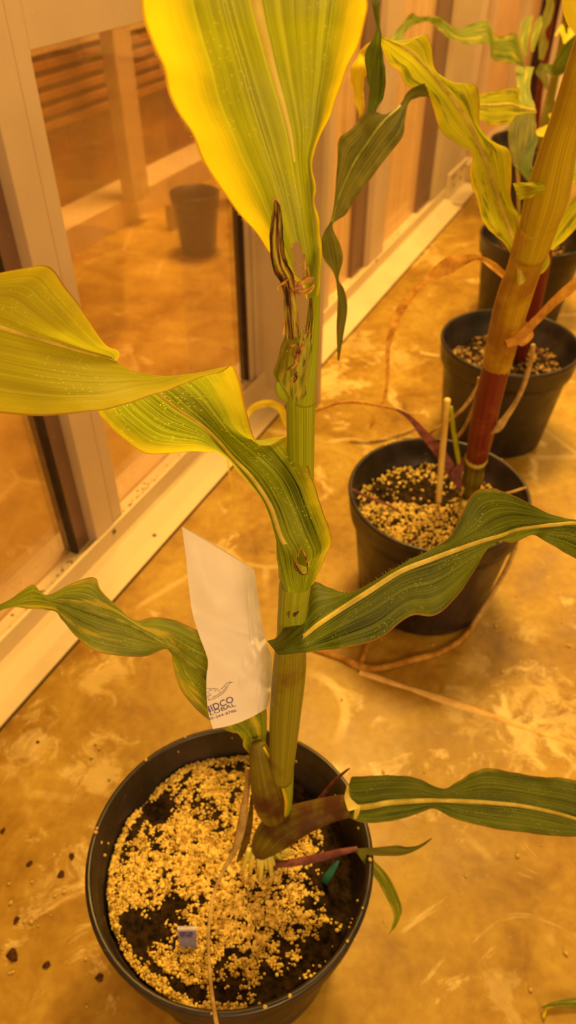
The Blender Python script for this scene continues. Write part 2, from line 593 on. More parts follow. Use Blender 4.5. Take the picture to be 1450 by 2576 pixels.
def floor_mat():
    N = NT('stained_concrete')
    o = N.mapping((1, 1, 1), 'Object')
    a = N.noise(o, 2.3, 6, .6, .5)
    b = N.noise(o, 9, 6, .62, .8)
    d = N.noise(o, 60, 4, .6)
    f = N.math('ADD', N.math('MULTIPLY', a, .45), N.math('ADD', N.math('MULTIPLY', b, .38), N.math('MULTIPLY', d, .17)))
    c = N.ramp(f, [(.36, (.19, .088, .010)), (.48, (.37, .215, .026)), (.60, (.53, .36, .06))])
    # pale mineral blooms and scuffs
    s = N.noise(N.mapping((1, 1, 1), 'Object', (4.2, 1.1, 0)), 5.5, 7, .7, 1.6)
    c = N.mix(N.math('MULTIPLY', N.ramp(s, [(.585, 0.0), (.66, 1.0)]), .6), c, (.90, .70, .32))
    # curved scuff lines
    r = N.n('ShaderNodeTexVoronoi', feature='DISTANCE_TO_EDGE')
    r.inputs['Scale'].default_value = 3.4
    N.l(N.mix(.16, o, N.n('ShaderNodeTexNoise').outputs[1]), r.inputs['Vector'])
    ln = N.ramp(r.outputs[0], [(.006, 1.0), (.02, 0.0)])
    lm = N.ramp(a, [(.5, 0.0), (.56, .30)])
    c = N.mix(N.math('MULTIPLY', ln, lm), c, (.92, .72, .36))
    # pale stains and curved scuffs of the slab; strongest blob paints a light pool
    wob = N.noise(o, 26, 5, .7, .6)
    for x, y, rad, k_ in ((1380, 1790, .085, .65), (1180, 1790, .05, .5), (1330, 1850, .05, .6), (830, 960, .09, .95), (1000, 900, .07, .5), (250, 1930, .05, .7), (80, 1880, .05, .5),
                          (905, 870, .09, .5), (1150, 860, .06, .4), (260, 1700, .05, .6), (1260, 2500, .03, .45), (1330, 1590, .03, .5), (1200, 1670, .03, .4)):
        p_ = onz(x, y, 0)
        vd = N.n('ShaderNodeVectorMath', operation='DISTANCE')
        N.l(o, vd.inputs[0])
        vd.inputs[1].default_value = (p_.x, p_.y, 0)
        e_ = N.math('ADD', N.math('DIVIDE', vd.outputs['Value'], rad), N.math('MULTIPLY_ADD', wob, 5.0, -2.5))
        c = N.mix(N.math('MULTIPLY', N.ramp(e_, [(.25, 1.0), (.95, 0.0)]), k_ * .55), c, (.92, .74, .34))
    for x, y, rx, ry, wd, k_ in ((745, 1790, 862, 1760, .010, .7), (1420, 1630, 1500, 1620, .008, .5), (500, 1450, 560, 1380, .008, .45)):
        p_, q_ = onz(x, y, 0), onz(rx, ry, 0)
        vd = N.n('ShaderNodeVectorMath', operation='DISTANCE')
        N.l(o, vd.inputs[0])
        vd.inputs[1].default_value = (p_.x, p_.y, 0)
        e_ = N.math('ABSOLUTE', N.math('SUBTRACT', vd.outputs['Value'], (p_ - q_).length))
        ve = N.n('ShaderNodeVectorMath', operation='DISTANCE')
        N.l(o, ve.inputs[0])
        ve.inputs[1].default_value = (q_.x, q_.y, 0)
        g_ = N.ramp(N.math('DIVIDE', ve.outputs['Value'], (p_ - q_).length * 1.1), [(.5, 1.0), (1.0, 0.0)])
        h_ = N.ramp(N.math('DIVIDE', e_, wd), [(.35, 1.0), (1.0, 0.0)])
        c = N.mix(N.math('MULTIPLY', N.math('MULTIPLY', g_, h_), k_ * .7), c, (.92, .74, .34))
    k = N.noise(N.mapping((1, 1, 1), 'Object', (1, 8, 0)), 16, 3, .55, .3)
    c = N.mix(N.ramp(k, [(.70, 0.0), (.76, .65)]), c, (.13, .05, .01))
    return N.bsdf(c, N.ramp(b, [(.3, .30), (.7, .55)]), .35, 0, f, .25, .004)


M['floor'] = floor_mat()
M['joint'] = plain('joint_filler', (.66, .40, .12), (.85, .58, .24), 50, rough=.8)


def glass_mat(name, tint, haze, hz):
    N = NT(name)
    tr = N.n('ShaderNodeBsdfTransparent')
    tr.inputs[0].default_value = rgb(tint)
    df = N.n('ShaderNodeBsdfDiffuse')
    df.inputs[0].default_value = rgb(haze)
    gl = N.n('ShaderNodeBsdfGlossy')
    gl.inputs['Roughness'].default_value = .03
    # run-down dirt streaks
    st = N.noise(N.mapping((55, 55, 1.3), 'Object'), 1.0, 4, .65)
    bl = N.noise(N.mapping((1, 1, .5), 'Object'), 3.0, 4, .6)
    f = N.ramp(N.math('MULTIPLY', st, N.math('ADD', bl, .5)), [(.25, hz * .7), (.8, min(1., hz * 1.4))])
    m1 = N.n('ShaderNodeMixShader')
    N.l(f, m1.inputs[0])
    N.l(tr.outputs[0], m1.inputs[1])
    N.l(df.outputs[0], m1.inputs[2])
    fr = N.n('ShaderNodeFresnel')
    fr.inputs[0].default_value = 1.5
    m2 = N.n('ShaderNodeMixShader')
    N.l(N.math('MULTIPLY', fr.outputs[0], .5), m2.inputs[0])
    N.l(m1.outputs[0], m2.inputs[1])
    N.l(gl.outputs[0], m2.inputs[2])
    N.l(m2.outputs[0], N.out.inputs[0])
    return N.m


M['glass'] = glass_mat('dirty_glass', (.98, .92, .84), (.80, .52, .25), .13)
M['glass_far'] = glass_mat('hazy_glass', (.95, .88, .78), (.95, .66, .34), .62)
M['white_panel'] = plain('white_panel', (.85, .74, .55), (.95, .85, .68), 6, rough=.6)
M['back_panel'] = plain('back_panel', (.62, .38, .20), (.72, .46, .26), 5, rough=.6)
M['far_wall'] = plain('far_wall', (.16, .065, .02), (.30, .13, .035), 4, (1, 1, 3), rough=.8)
M['far_slat'] = plain('far_slat', (.26, .11, .03), (.40, .19, .05), 7, rough=.7)
M['dark_recess'] = plain('dark_recess', (.02, .008, .006), (.05, .02, .012), 7, rough=.8)


def pot_mat():
    N = NT('black_plastic')
    f = N.noise(N.mapping((1, 1, 1), 'Object'), 30, 5, .6)
    g = N.noise(N.mapping((1, 1, .25), 'Object'), 14, 5, .65)
    c = N.ramp(g, [(.42, (.007, .005, .006)), (.66, (.036, .022, .028))])
    d = N.ramp(N.noise(N.mapping((1, 1, 1), 'Object'), 160, 3, .7), [(.66, 0.0), (.74, .55)])
    c = N.mix(d, c, (.26, .16, .08))
    return N.bsdf(c, N.ramp(f, [(.3, .28), (.7, .5)]), .55, 0, f, .15, .001)


M['pot'] = pot_mat()
M['soil'] = plain('potting_soil', (.006, .004, .002), (.05, .028, .012), 120, rough=1.0, bump=1.0, spec=.1, bdist=.004)


def perlite_mat(name, a, b):
    N = NT(name)
    f = N.noise(N.mapping((1, 1, 1), 'Object'), 170, 3, .6)
    c = N.ramp(f, [(.38, a), (.6, b)])
    return N.bsdf(c, .8, .2, 0, f, .5, .001)


M['perlite'] = perlite_mat('perlite', (.42, .26, .05), (.90, .68, .18))
M['perlite_old'] = perlite_mat('perlite_stained', (.26, .14, .05), (.70, .46, .16))
M['crumb'] = plain('soil_crumb', (.03, .012, .004), (.10, .04, .01), 200, rough=1)
M['tag_blue'] = plain('label_plastic', (.20, .20, .46), (.30, .30, .60), 60, rough=.4, spec=.5)
M['tag_white'] = plain('label_edge', (.70, .66, .80), (.85, .80, .92), 60, rough=.4, spec=.5)
M['ink'] = plain('purple_ink', (.10, .08, .30), (.17, .14, .42), 300, rough=.8)
M['teal'] = plain('teal_plastic', (.02, .16, .14), (.05, .26, .22), 60, rough=.5)
M['stake'] = plain('bamboo', (.62, .42, .10), (.92, .70, .22), 40, (1, 1, .2), rough=.6)


def paper_mat():
    N = NT('glassine_paper')
    f = N.noise(N.mapping((1, 1, 1), 'Object'), 22, 5, .6)
    g = N.noise(N.mapping((1, 1, 1), 'Object'), 400, 2, .6)
    c = N.ramp(f, [(.3, (.90, .86, .92)), (.7, (.97, .94, .99))])
    return N.bsdf(c, .55, .3, 0, g, .12, .0004, .16, (1.0, .95, .75))


M['paper'] = paper_mat()

# ================================================================== THE SETTING
NG, NR = -0.75, -0.715         # glass plane, frame front plane (n in wall coordinates)
ROOM_S = (-1.2, 5.2)
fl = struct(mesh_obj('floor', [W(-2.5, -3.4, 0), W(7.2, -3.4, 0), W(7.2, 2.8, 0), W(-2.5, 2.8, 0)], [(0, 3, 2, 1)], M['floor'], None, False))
# pale filled joint across the floor
a, b = onz(905, 1690, 0), onz(1450, 1872, 0)
d = (b - a).normalized()
pn = Vector((-d.y, d.x, 0)) * .0055
V, F = [], []
for i in range(41):
    p = a.lerp(a + d * 1.6, i / 40)
    wv = 1 + .25 * math.sin(i * 2.3) + .15 * math.sin(i * 5.1)
    V += [p - pn * wv, p - pn * .6 * wv + Vector((0, 0, .0022)), p + pn * .6 * wv + Vector((0, 0, .0022)), p + pn * wv]
    if i:
        k = (i - 1) * 4
        F += [(k + j, k + j + 1, k + j + 5, k + j + 4) for j in range(3)]
fj = mesh_obj('floor_joint', V, F, M['joint'], fl)


def s_at(x, y, n=NR):
    return onn(x, y, n).dot(WS)


# base channel: vertical lip, top ledge, flange on the floor
for nm, a, b, mt in (('baseboard_left', -1.2, 2.78, M['alu_base']),):
    m = MB()
    prof = [(-.645, 0), (-.645, .004), (-.672, .006), (-.696, .020), (-.712, .022), (-.7125, .058), (-.7165, .060), (-.7195, .050), (-.80, .048), (-.80, 0)]
    k = len(prof)
    V = [W(s, n, z) for s in (a, b) for n, z in prof]
    F = [(i, (i + 1) % k, k + (i + 1) % k, k + i) for i in range(k)] + [tuple(range(k)), tuple(range(2 * k - 1, k - 1, -1))]
    m.add(V, F)
    bb = struct(m.build(nm, mt))
# grime line between flange and floor, grime on ledge
m = MB()
m.box((-1.2, -.6445, 0), (2.75, -.6415, .0012))
g = m.build('caulk_line', M['crumb'], bb)
r_ = random.Random(3)
V, F = [], []
for i in range(520):
    s = r_.uniform(.1, 2.7)
    n = -.722 - abs(r_.gauss(0, .008))
    z = .049
    r = r_.uniform(.0012, .0042)
    base = len(V)
    c = W(s, n, z)
    pts = [Vector((1, 0, .1)), Vector((0, 1, 0)), Vector((-1, 0, .1)), Vector((0, -1, 0)), Vector((0, 0, .8)), Vector((0, 0, -.3))]
    V += [c + p * r * r_.uniform(.7, 1.3) for p in pts]
    for q in ((0, 1, 4), (1, 2, 4), (2, 3, 4), (3, 0, 4), (1, 0, 5), (2, 1, 5), (3, 2, 5), (0, 3, 5)):
        F.append(tuple(base + i_ for i_ in q))
o = mesh_obj('sill_debris', V, F, M['grime'], bb)
o['kind'] = 'stuff'

ZT = 2.3
WALL = bpy.data.objects.new('wall_left', None)
col.objects.link(WALL)
struct(WALL)


def wallbox(name, s0, s1, n0, n1, z0, z1, mt, parent=WALL, bevel=.0012):
    m = MB()
    m.box((s0, n0, z0), (s1, n1, z1))
    return m.build(name, mt, parent, False, bevel)


# mullion 1 (near left): dark channel, light face, groove, door stile
SA = s_at(130, 1045)      # left edge of dark channel
SB = s_at(172, 1045)
SC = s_at(228, 1045)
SD = s_at(250, 1045, -.72)
wallbox('mullion_shadow_channel', SA, SB, -.765, -.735, .05, ZT, M['alu_shade'])
wallbox('mullion_gasket', SA - .006, SA, -.76, -.732, .05, ZT, M['gasket'])
wallbox('mullion', SB, SC, -.765, NR, .05, ZT, M['alu'])
wallbox('mullion_gasket', SC, SC + .004, -.76, NR - .006, .05, ZT, M['gasket'])
DOOR = bpy.data.objects.new('door_1', None)
col.objects.link(DOOR)
struct(DOOR)
S_DL = SC + .004
S_DR = s_at(640, 800)
wallbox('door_stile', S_DL, SD + .006, -.76, NR - .003, .052, ZT, M['alu'], DOOR)
wallbox('door_stile', S_DR + .016, S_DR + .075, -.76, NR - .003, .052, ZT, M['alu_dull'], DOOR)
zr = onn(55, 133, NR - .003).z
wallbox('door_rail', SD + .006, S_DR + .016, -.758, NR - .003, zr, zr + .17, M['alu'], DOOR)
wallbox('door_gasket', S_DR, S_DR + .0035, -.757, -.735, .052, zr, M['gasket'], DOOR, 0)
wallbox('door_gasket', S_DR + .0125, S_DR + .016, -.757, -.728, .052, zr, M['gasket'], DOOR, 0)
wallbox('door_bead', S_DR + .0035, S_DR + .0125, -.757, -.726, .052, zr, M['alu_dull'], DOOR, 0)
wallbox('door_glass', SD + .006, S_DR, NG - .003, NG + .003, .05, zr, M['glass'], DOOR, 0)
wallbox('door_glass', SD + .006, S_DR, NG - .003, NG + .003, zr + .17, ZT, M['glass'], DOOR, 0)
WIN = []


def window(i, s0, s1, mt, z0=.05):
    o = bpy.data.objects.new('window_%d' % i, None)
    col.objects.link(o)
    struct(o)
    wallbox('pane', s0, s1, NG - .003, NG + .003, z0, ZT, mt, o, 0)
    return o


window(1, -1.2, SA - .006, M['glass'])
# projecting jamb that runs down to the floor
pj = onz(808, 1010, 0)
sj, nj = pj.dot(WS), pj.dot(WN)
o = wallbox('trim_1', sj - .026, sj, NR - .02, nj, 0, ZT, M['alu_dull'], None, .003)
struct(o)
window(2, S_DR + .079, s_at(905, 650) - .003, M['glass_far'])
wallbox('trim_strip', sj, s_at(830, 700), -.76, NR, .05, ZT, M['alu'])
# mullion 3
S3a, S3b, S3c = s_at(905, 650), s_at(932, 650), s_at(962, 650)
wallbox('mullion_shadow_channel', S3a, S3b, -.765, -.735, .05, ZT, M['alu_shade'])
wallbox('mullion', S3b, S3c, -.765, NR, .05, ZT, M['alu'])
window(3, S3c, s_at(1075, 440), M['glass_far'])
S4a, S4b, S4c = s_at(1075, 440), s_at(1103, 440), 3.05
wallbox('mullion_shadow_channel', S4a, S4b, -.765, -.735, .05, ZT, M['alu_shade'])
wallbox('corner_post', S4b, S4c - .12, -.79, NR, 0, ZT, M['alu_dull'])
wallbox('corner_post_flange', S4c - .116, S4c, -.79, NR - .006, 0, ZT, M['alu'])
# riveted bracket plate at the foot of the corner post
br = wallbox('bracket_plate', 2.79, S4c - .02, NR, NR + .008, 0.01, .105, M['alu_base'], WALL, .002)
bl_ = wallbox('bracket_foot', 2.79, S4c - .02, NR + .008, NR + .07, 0.0, .012, M['alu_dull'], WALL, .002)


def rivet(c, nrm, r, mt, parent, name='rivet'):
    V, F = [], []
    a = nrm.orthogonal().normalized()
    b = nrm.cross(a)
    for k, (rr, h) in enumerate(((1, 0), (.85, .35), (.45, .55))):
        for j in range(10):
            th = j * math.pi / 5
            V.append(c + a * (math.cos(th) * r * rr) + b * (math.sin(th) * r * rr) + nrm * (h * r))
    V.append(c + nrm * (.6 * r))
    for k in range(2):
        for j in range(10):
            F.append((k * 10 + j, k * 10 + (j + 1) % 10, k * 10 + 10 + (j + 1) % 10, k * 10 + 10 + j))
    F += [(20 + j, 20 + (j + 1) % 10, 30) for j in range(10)]
    return mesh_obj(name, V, F, mt, parent, True)


for x, z in ((2.83, .085), (2.86, .085), (2.95, .085), (2.99, .085), (2.86, .05), (2.95, .05)):
    rivet(W(x, NR + .008, z), WN, .006, M['screw'], WALL)
for x, y in ((287, 1337), (948, 655), (795, 745)):
    p = onn(x, y, -.7122)
    rivet(W(p.dot(WS), -.7122, p.z), WN, .005, M['screw'], bb, 'screw')
p = onz(420, 1345, .02)
rivet(W(p.dot(WS), -.67, .0055), Vector((0, 0, 1)), .0045, M['screw'], bb, 'screw')
# wall past the corner post
S5 = s_at(1223, 231)
S5t = S5
ss = [S4c, S5 - .02, S5 + .02, 3.62, 3.66, 4.25]
window(4, S4c, S5 - .03, M['back_panel'])
wallbox('mullion', S5 - .03, S5 - .006, -.765, NR, 0, ZT, M['alu'])
wallbox('mullion_gasket', S5 - .006, S5 + .008, -.77, -.735, 0, ZT, M['gasket'])
window(5, S5 + .008, 3.72, M['back_panel'])
wallbox('mullion', 3.72, 3.80, -.765, NR, 0, ZT, M['alu_dull'])
window(6, 3.80, 4.2, M['back_panel'])
wallbox('sill_board', S4c, 4.2, -.80, NR + .01, 0, .07, M['alu_dull'])
# end wall: gap's shade painted as a near-black strip, then white panels with rails
EW = bpy.data.objects.new('wall_end', None)
col.objects.link(EW)
struct(EW)
SE = 4.2
wallbox('gap_shade_strip', SE, SE + .06, -.80, -.66, 0, ZT, M['dark_recess'], EW)
k = 0
n0 = -.66
for i in range(12):
    wallbox('end_post', SE - .02, SE + .04, n0, n0 + .03, 0, ZT, M['alu'], EW)
    zz = 0.06
    while zz < ZT - .1:
        wallbox('white_panel', SE, SE + .02, n0 + .032, n0 + .26, zz + .02, zz + .44, M['white_panel'], EW, .003)
        wallbox('end_rail', SE - .012, SE + .03, n0 + .03, n0 + .262, zz - .012, zz + .018, M['alu_shade'], EW, 0)
        zz += .46
    n0 += .262
# ------------- neighbour room seen through the glass
NB = bpy.data.objects.new('wall_neighbour', None)
col.objects.link(NB)
struct(NB)
wallbox('curb', -1.0, 5.0, -1.80, -1.655, 0, .085, M['alu_base'], NB)
wallbox('dark_panel', -1.0, 5.0, -1.86, -1.80, 0, ZT, M['far_wall'], NB)
# slatted blind in the upper part
zs0, zs1 = onn(200, 300, -1.78).z, onn(200, 110, -1.78).z
for i in range(9):
    zz_ = zs0 + (zs1 - zs0) * i / 5
    wallbox('blind_slat', 1.0, 4.4, -1.80, -1.772, zz_, zz_ + .022, M['far_slat'] if i not in (5,) else M['alu_base'], NB, .002)
pp = onn(318, 120, -1.60)
sp_ = pp.dot(WS)
wallbox('neighbour_post', sp_ - .06, sp_ + .03, -1.65, -1.60, .085, ZT, M['alu_dull'], NB)
p2 = onz(350, 400, .30)
wallbox('neighbour_bench_rail', sp_ + .05, sp_ + 1.6, -1.45, -1.40, .30, .36, M['alu_dull'], NB)
wallbox('neighbour_bench_leg', sp_ - .03, sp_ - .005, -1.5, -1.475, 0, .085, M['alu_shade'], NB)


# ================================================================== POTS
def pot_profile(R=.141, H=RIMZ):
    rb = .109
    pr = [(rb - .006, 0), (rb, .004), (rb + .002, .014), (R - .013, H - .052), (R - .0125, H - .050), (R - .0055, H - .047), (R - .0045, H - .034),
          (R - .003, H - .031), (R - .0035, H - .014), (R - .001, H - .010), (R, H - .004), (R - .0012, H - .0005), (R - .0045, H), (R - .0065, H - .002), (R - .0072, H - .012),
          (R - .0085, H - .014), (R - .009, H - .026), (R - .0105, H - .028), (R - .0125, H - .045), (R - .0155, H - .047), (rb - .002, .012), (0.001, .010)]
    return pr


def lathe_obj(name, c, prof, mat, parent, seg=72, flute=True, oval=0.0, ang=0.0):
    V, F = [], []
    H = RIMZ
    for r, z in prof:
        for j in range(seg):
            th = 2 * math.pi * j / seg
            rr = r * (1 + oval * math.cos(2 * (th - ang)))
            if flute and .014 <= z < H - .055 and r > .09:
                rr -= .0012 * (1 if (j % 6) < 3 else 0)
            V.append((c[0] + rr * math.cos(th), c[1] + rr * math.sin(th), c[2] + z))
    for i in range(len(prof) - 1):
        for j in range(seg):
            k = (j + 1) % seg
            F.append((i * seg + j, i * seg + k, (i + 1) * seg + k, (i + 1) * seg + j))
    return mesh_obj(name, V, F, mat, parent, True)


ICO_V = None


def ico():
    bm = bmesh.new()
    bmesh.ops.create_icosphere(bm, subdivisions=1, radius=1)
    v = [tuple(x.co) for x in bm.verts]
    f = [tuple(x.index for x in q.verts) for q in bm.faces]
    bm.free()
    return np.array(v), f


ICO_V, ICO_F = ico()
from mathutils import noise as mn


def soil_h(x, y, seed):
    v = Vector((x * 22 + seed, y * 22, seed))
    h = mn.noise(v) * .006 + mn.noise(v * 3.1) * .0032 + mn.noise(v * 9) * .0016
    return h


def make_soil(c, parent, zs, Rs, seed, n_grain, n_big, thresh, hollows=(), mat='perlite', grain=(.0011, .0026)):
    NR_, NA = 34, 96
    V, F = [], []

    def hgt(x, y):
        h = zs + soil_h(x, y, seed)
        for hx, hy, hr, hd in hollows:
            d2 = ((x - hx) ** 2 + (y - hy) ** 2) / hr ** 2
            h -= hd * math.exp(-d2)
        return h
    for i in range(NR_ + 1):
        r = Rs * i / NR_
        for j in range(NA):
            th = 2 * math.pi * j / NA
            x, y = c[0] + r * math.cos(th), c[1] + r * math.sin(th)
            V.append((x, y, hgt(x, y) - (.004 if i == NR_ else 0)))
    for i in range(NR_):
        for j in range(NA):
            k = (j + 1) % NA
            F.append((i * NA + j, i * NA + k, (i + 1) * NA + k, (i + 1) * NA + j))
    so = mesh_obj('potting_soil', V, F, M['soil'], parent, True)
    r = random.Random(seed * 11 + 1)
    GV, GF = [], []
    cnt = 0
    tries = 0
    bigs = []
    base = 0
    while cnt < n_grain and tries < n_grain * 12:
        tries += 1
        rr = Rs * .99 * math.sqrt(r.random())
        th = r.uniform(0, 2 * math.pi)
        x, y = c[0] + rr * math.cos(th), c[1] + rr * math.sin(th)
        dn = .45 * mn.noise(Vector((x * 24 + 3.3, y * 24 + seed, 1.7))) + .55 * mn.noise(Vector((x * 75, y * 75, seed))) + .45 * mn.noise(Vector((x * 170, y * 170, seed + 4)))
        if dn + r.gauss(0, .16) < thresh(x, y):
            continue
        s = r.uniform(*grain) * (1.25 if r.random() < .12 else 1)
        z = hgt(x, y) + s * r.uniform(.1, .8)
        if r.random() < .10:
            s *= 1.3
        if cnt % max(1, n_grain // n_big) == 0 and len(bigs) < n_big:
            bigs.append((x, y, z, s * 1.45))
            cnt += 1
            continue
        A = ICO_V * np.array([s * r.uniform(.75, 1.2), s * r.uniform(.75, 1.2), s * r.uniform(.7, 1.1)])
        A = A * (1 + .22 * np.array([[r.uniform(-1, 1)] for _ in range(len(A))]))
        GV.append(A + np.array([x, y, z]))
        GF.append([tuple(q[i] + base for i in range(3)) for q in ICO_F])
        base += len(A)
        cnt += 1
    GV = np.vstack(GV)
    GF = [q for l in GF for q in l]
    g = mesh_obj('perlite', GV, GF, M[mat], so, True)
    g['kind'] = 'stuff'
    bmesh_grain = [None] * 4
    for k in range(4):
        A = ICO_V * (1 + .2 * np.array([[r.uniform(-1, 1)] for _ in range(len(ICO_V))]))
        me = bpy.data.meshes.new('perlite_grain')
        me.from_pydata([tuple(q) for q in A], [], ICO_F)
        me.polygons.foreach_set('use_smooth', [True] * len(me.polygons))
        me.materials.append(M[mat])
        bmesh_grain[k] = me
    for i, (x, y, z, s) in enumerate(bigs):
        o = bpy.data.objects.new('perlite_grain', bmesh_grain[i % 4])
        o.location = (x, y, z)
        o.scale = (s, s * .9, s * .8)
        o.rotation_euler = (r.uniform(0, 3), r.uniform(0, 3), r.uniform(0, 3))
        col.objects.link(o)
        par(o, so)
    return so, hgt, bmesh_grain


A_C = (-.057, .323)
B_C = (.235, .880)
C_C = (.455, 1.36)
pD = onz(1346, 590, RIMZ)
D_C = (pD.x, pD.y)
pE = onz(1338, 352, RIMZ)
E_C = (pE.x, pE.y)

PG = None
plantA = thing('potted_corn_plant', (A_C[0], A_C[1], 0), 'nearest corn plant in a black pot, with a torn brown shoot and white paper bag', 'potted plant', None)
plantB = thing('potted_corn_plant', (B_C[0], B_C[1], 0), 'corn plant with dark red lower stalk and dried leaves in the middle black pot', 'potted plant', None)
plantC = thing('potted_corn_plant', (C_C[0], C_C[1], 0), 'young corn plant in the third black pot, partly hidden behind the red stalk', 'potted plant', None)
plantD = thing('potted_corn_plant', (D_C[0], D_C[1], 0), 'corn plant in the fourth pot back, brown-rimmed pot at the right edge', 'potted plant', None)
plantE = thing('potted_corn_plant', (E_C[0], E_C[1], 0), 'farthest corn plant, its dark pot glimpsed between leaves near the end wall', 'potted plant', None)

soils = {}
for key, P, c, mt in (('A', plantA, A_C, None), ('B', plantB, B_C, None), ('C', plantC, C_C, None), ('D', plantD, D_C, None), ('E', plantE, E_C, None)):
    lathe_obj('nursery_pot', (c[0], c[1], 0), pot_profile(), M['pot'], P, oval=.004 if key == 'A' else .0)
hollA = [tuple(onz(x, y, .185).xy) + (r, d) for x, y, r, d in ((770, 1985, .028, .022), (870, 2100, .022, .018), (900, 2230, .028, .018), (390, 2030, .018, .012), (360, 2330, .016, .008), (700, 2500, .018, .006))]


def thA(x, y):
    # the surface is richest in perlite left of the stem, barer to the right
    dx, dy = x - A_C[0], y - A_C[1]
    t = -.12 + max(0, dx) / .13 * .20
    if dy < -.05:
        t += .05
    rr_ = math.hypot(dx, dy)
    if rr_ > .119:
        t += -.35 if dx < .02 else .05
    elif rr_ > .109:
        t += .32 if dx < 0 else .3
    for hx, hy, hr, hd in hollA:
        d2 = ((x - hx) ** 2 + (y - hy) ** 2) / hr ** 2
        t += 1.1 * math.exp(-d2 * 1.1)
    return t


soilA, hA, grains = make_soil(A_C, plantA, .183, .127, 2, 15500, 150, thA, hollA, 'perlite', (.0007, .0019))
make_soil(B_C, plantB, .178, .126, 5, 3000, 60, lambda x, y: .22 if (y - B_C[1]) > .02 else -.25 + max(0, (x - B_C[0]) * 4), mat='perlite')
make_soil(C_C, plantC, .165, .122, 8, 1300, 30, lambda x, y: .12, mat='perlite_old')
make_soil(D_C, plantD, .165, .122, 12, 900, 20, lambda x, y: .12, mat='perlite_old')
make_soil(E_C, plantE, .165, .122, 14, 500, 10, lambda x, y: .12, mat='perlite_old')
# grains stuck on the rims
r_ = random.Random(21)
for c, P, n in ((A_C, plantA, 34), (B_C, plantB, 14)):
    for i in range(n):
        th = r_.uniform(0, 2 * math.pi)
        rr = r_.choice([.1375, .1375, .1325, .130])
        z = RIMZ + .001 if rr > .135 else (RIMZ - .0125 if rr > .131 else RIMZ - .027)
        o = bpy.data.objects.new('perlite_grain', grains[i % 4])
        s = r_.uniform(.0011, .0022)
        o.location = (c[0] + rr * math.cos(th), c[1] + rr * math.sin(th), z)
        o.scale = (s, s, s)
        col.objects.link(o)
        par(o, P)

# ================================================================== PLANT A
# stalk built as overlapping sheaths
tube('stalk', [(676, 2150, .765, 30), (690, 2095, .735, 30), (708, 2020, .69, 27), (712, 1950, .652, 27), (712, 1920, .635, 28)], M['sheath'], plantA, flat=.9)
tube('leaf_sheath', [(708, 1962, .645, 27), (711, 1900, .617, 33), (718, 1800, .583, 39), (727, 1700, .552, 42), (732, 1625, .530, 39), (734, 1590, .520, 37), (738, 1520, .503, 37), (741, 1475, .493, 37)], M['sheath_lo'], plantA, flat=.85, label='tan green sheath with brown blotches')
tube('leaf_sheath', [(733, 1618, .524, 36.5), (735, 1560, .512, 37), (738, 1520, .502, 38), (742, 1478, .491, 40), (746, 1440, .482, 36)], M['sheath'], plantA, flat=.85)
tube('leaf_sheath', [(746, 1450, .515, 26), (753, 1350, .500, 28), (757, 1250, .485, 31), (757, 1150, .462, 34), (757, 1050, .430, 36), (758, 1000, .415, 37), (765, 960, .408, 30)], M['sheath_up'], plantA, flat=.85, label='yellow-green upper sheath with fine ribs')
tube('leaf_sheath', [(764, 1010, .414, 30), (770, 960, .404, 26), (778, 900, .395, 22), (785, 840, .385, 18), (790, 780, .375, 15), (794, 730, .364, 12.5), (797, 680, .358, 10), (797, 620, .352, 7)], M['sheath_up'], plantA, flat=.85, label='slim green sheath rising to the top leaf')
tube('torn_edge', [(776, 735, .362, 3), (783, 760, .3655, 4), (784, 800, .370, 4), (780, 840, .373, 5), (778, 870, .374, 2)], M['torn'], plantA, seg=8, ripple=.2)
for pts in ([(709, 1508, .4955, 1), (710, 1512, .4952, 4), (712, 1517, .4952, 1.5)], [(733, 1504, .4935, .8), (734, 1506, .4935, 2), (736, 1508, .4935, .8)],
            [(750, 1512, .4945, 1), (752, 1522, .4946, 5), (746, 1538, .4945, 6), (740, 1552, .4948, 2)], [(768, 1506, .499, 1), (758, 1514, .4955, 2.5), (752, 1524, .4945, 1)],
            [(728, 1538, .4940, .8), (727, 1546, .494, 2), (726, 1554, .4945, .8)]):
    tube('brown_spot', pts, M['torn_spot'], plantA, seg=8, sub=4, flat=.25)
# top leaf, five control columns
T = .355
rowsA1 = [
    (.362, (772, 752), (776, 752, -.001), (782, 750, -.003), (792, 748, -.003), (802, 742)),
    (.358, (758, 716), (768, 712, -.001), (783, 706, -.004), (796, 700, -.004), (806, 690)),
    (.355, (722, 690, .010), (745, 680, .004), (778, 655), (797, 640, -.004), (807, 612)),
    (.351, (683, 642, .016), (716, 612, .005), (768, 590), (792, 575, -.004), (806, 560)),
    (.347, (632, 575, .020), (690, 545, .002), (758, 520), (783, 505, -.004), (789, 500, .002)),
    (.342, (574, 500, .022), (664, 470), (748, 455), (780, 455, -.003), (795, 458, .004)),
    (.336, (512, 405, .022), (632, 400), (740, 400), (775, 400, -.002), (787, 405, .006)),
    (.330, (474, 327, .020), (606, 335), (731, 340), (790, 330, -.002), (814, 322, .006)),
    (.323, (433, 257, .018), (580, 262), (712, 262), (800, 255), (847, 248, .008)),
    (.316, (413, 185, .016), (560, 185), (690, 185), (812, 178), (872, 180, .010)),
    (.309, (388, 125, .013), (540, 118), (672, 115), (820, 105), (900, 110, .011)),
    (.302, (364, 60, .010), (522, 52), (655, 50), (828, 45), (921, 45, .012)),
    (.296, (354, -10, .008), (505, -20), (640, -20), (832, -30), (924, -10, .010)),
    (.286, (340, -110, .006), (480, -140), (615, -140), (800, -140), (890, -100, .006)),
    (.276, (360, -250, .004), (470, -270), (600, -280), (740, -270), (830, -230, .004)),
]
hole1 = [(735, 622), (741, 613), (750, 606), (760, 640), (767, 678), (766, 702), (752, 700), (741, 694), (737, 660)]
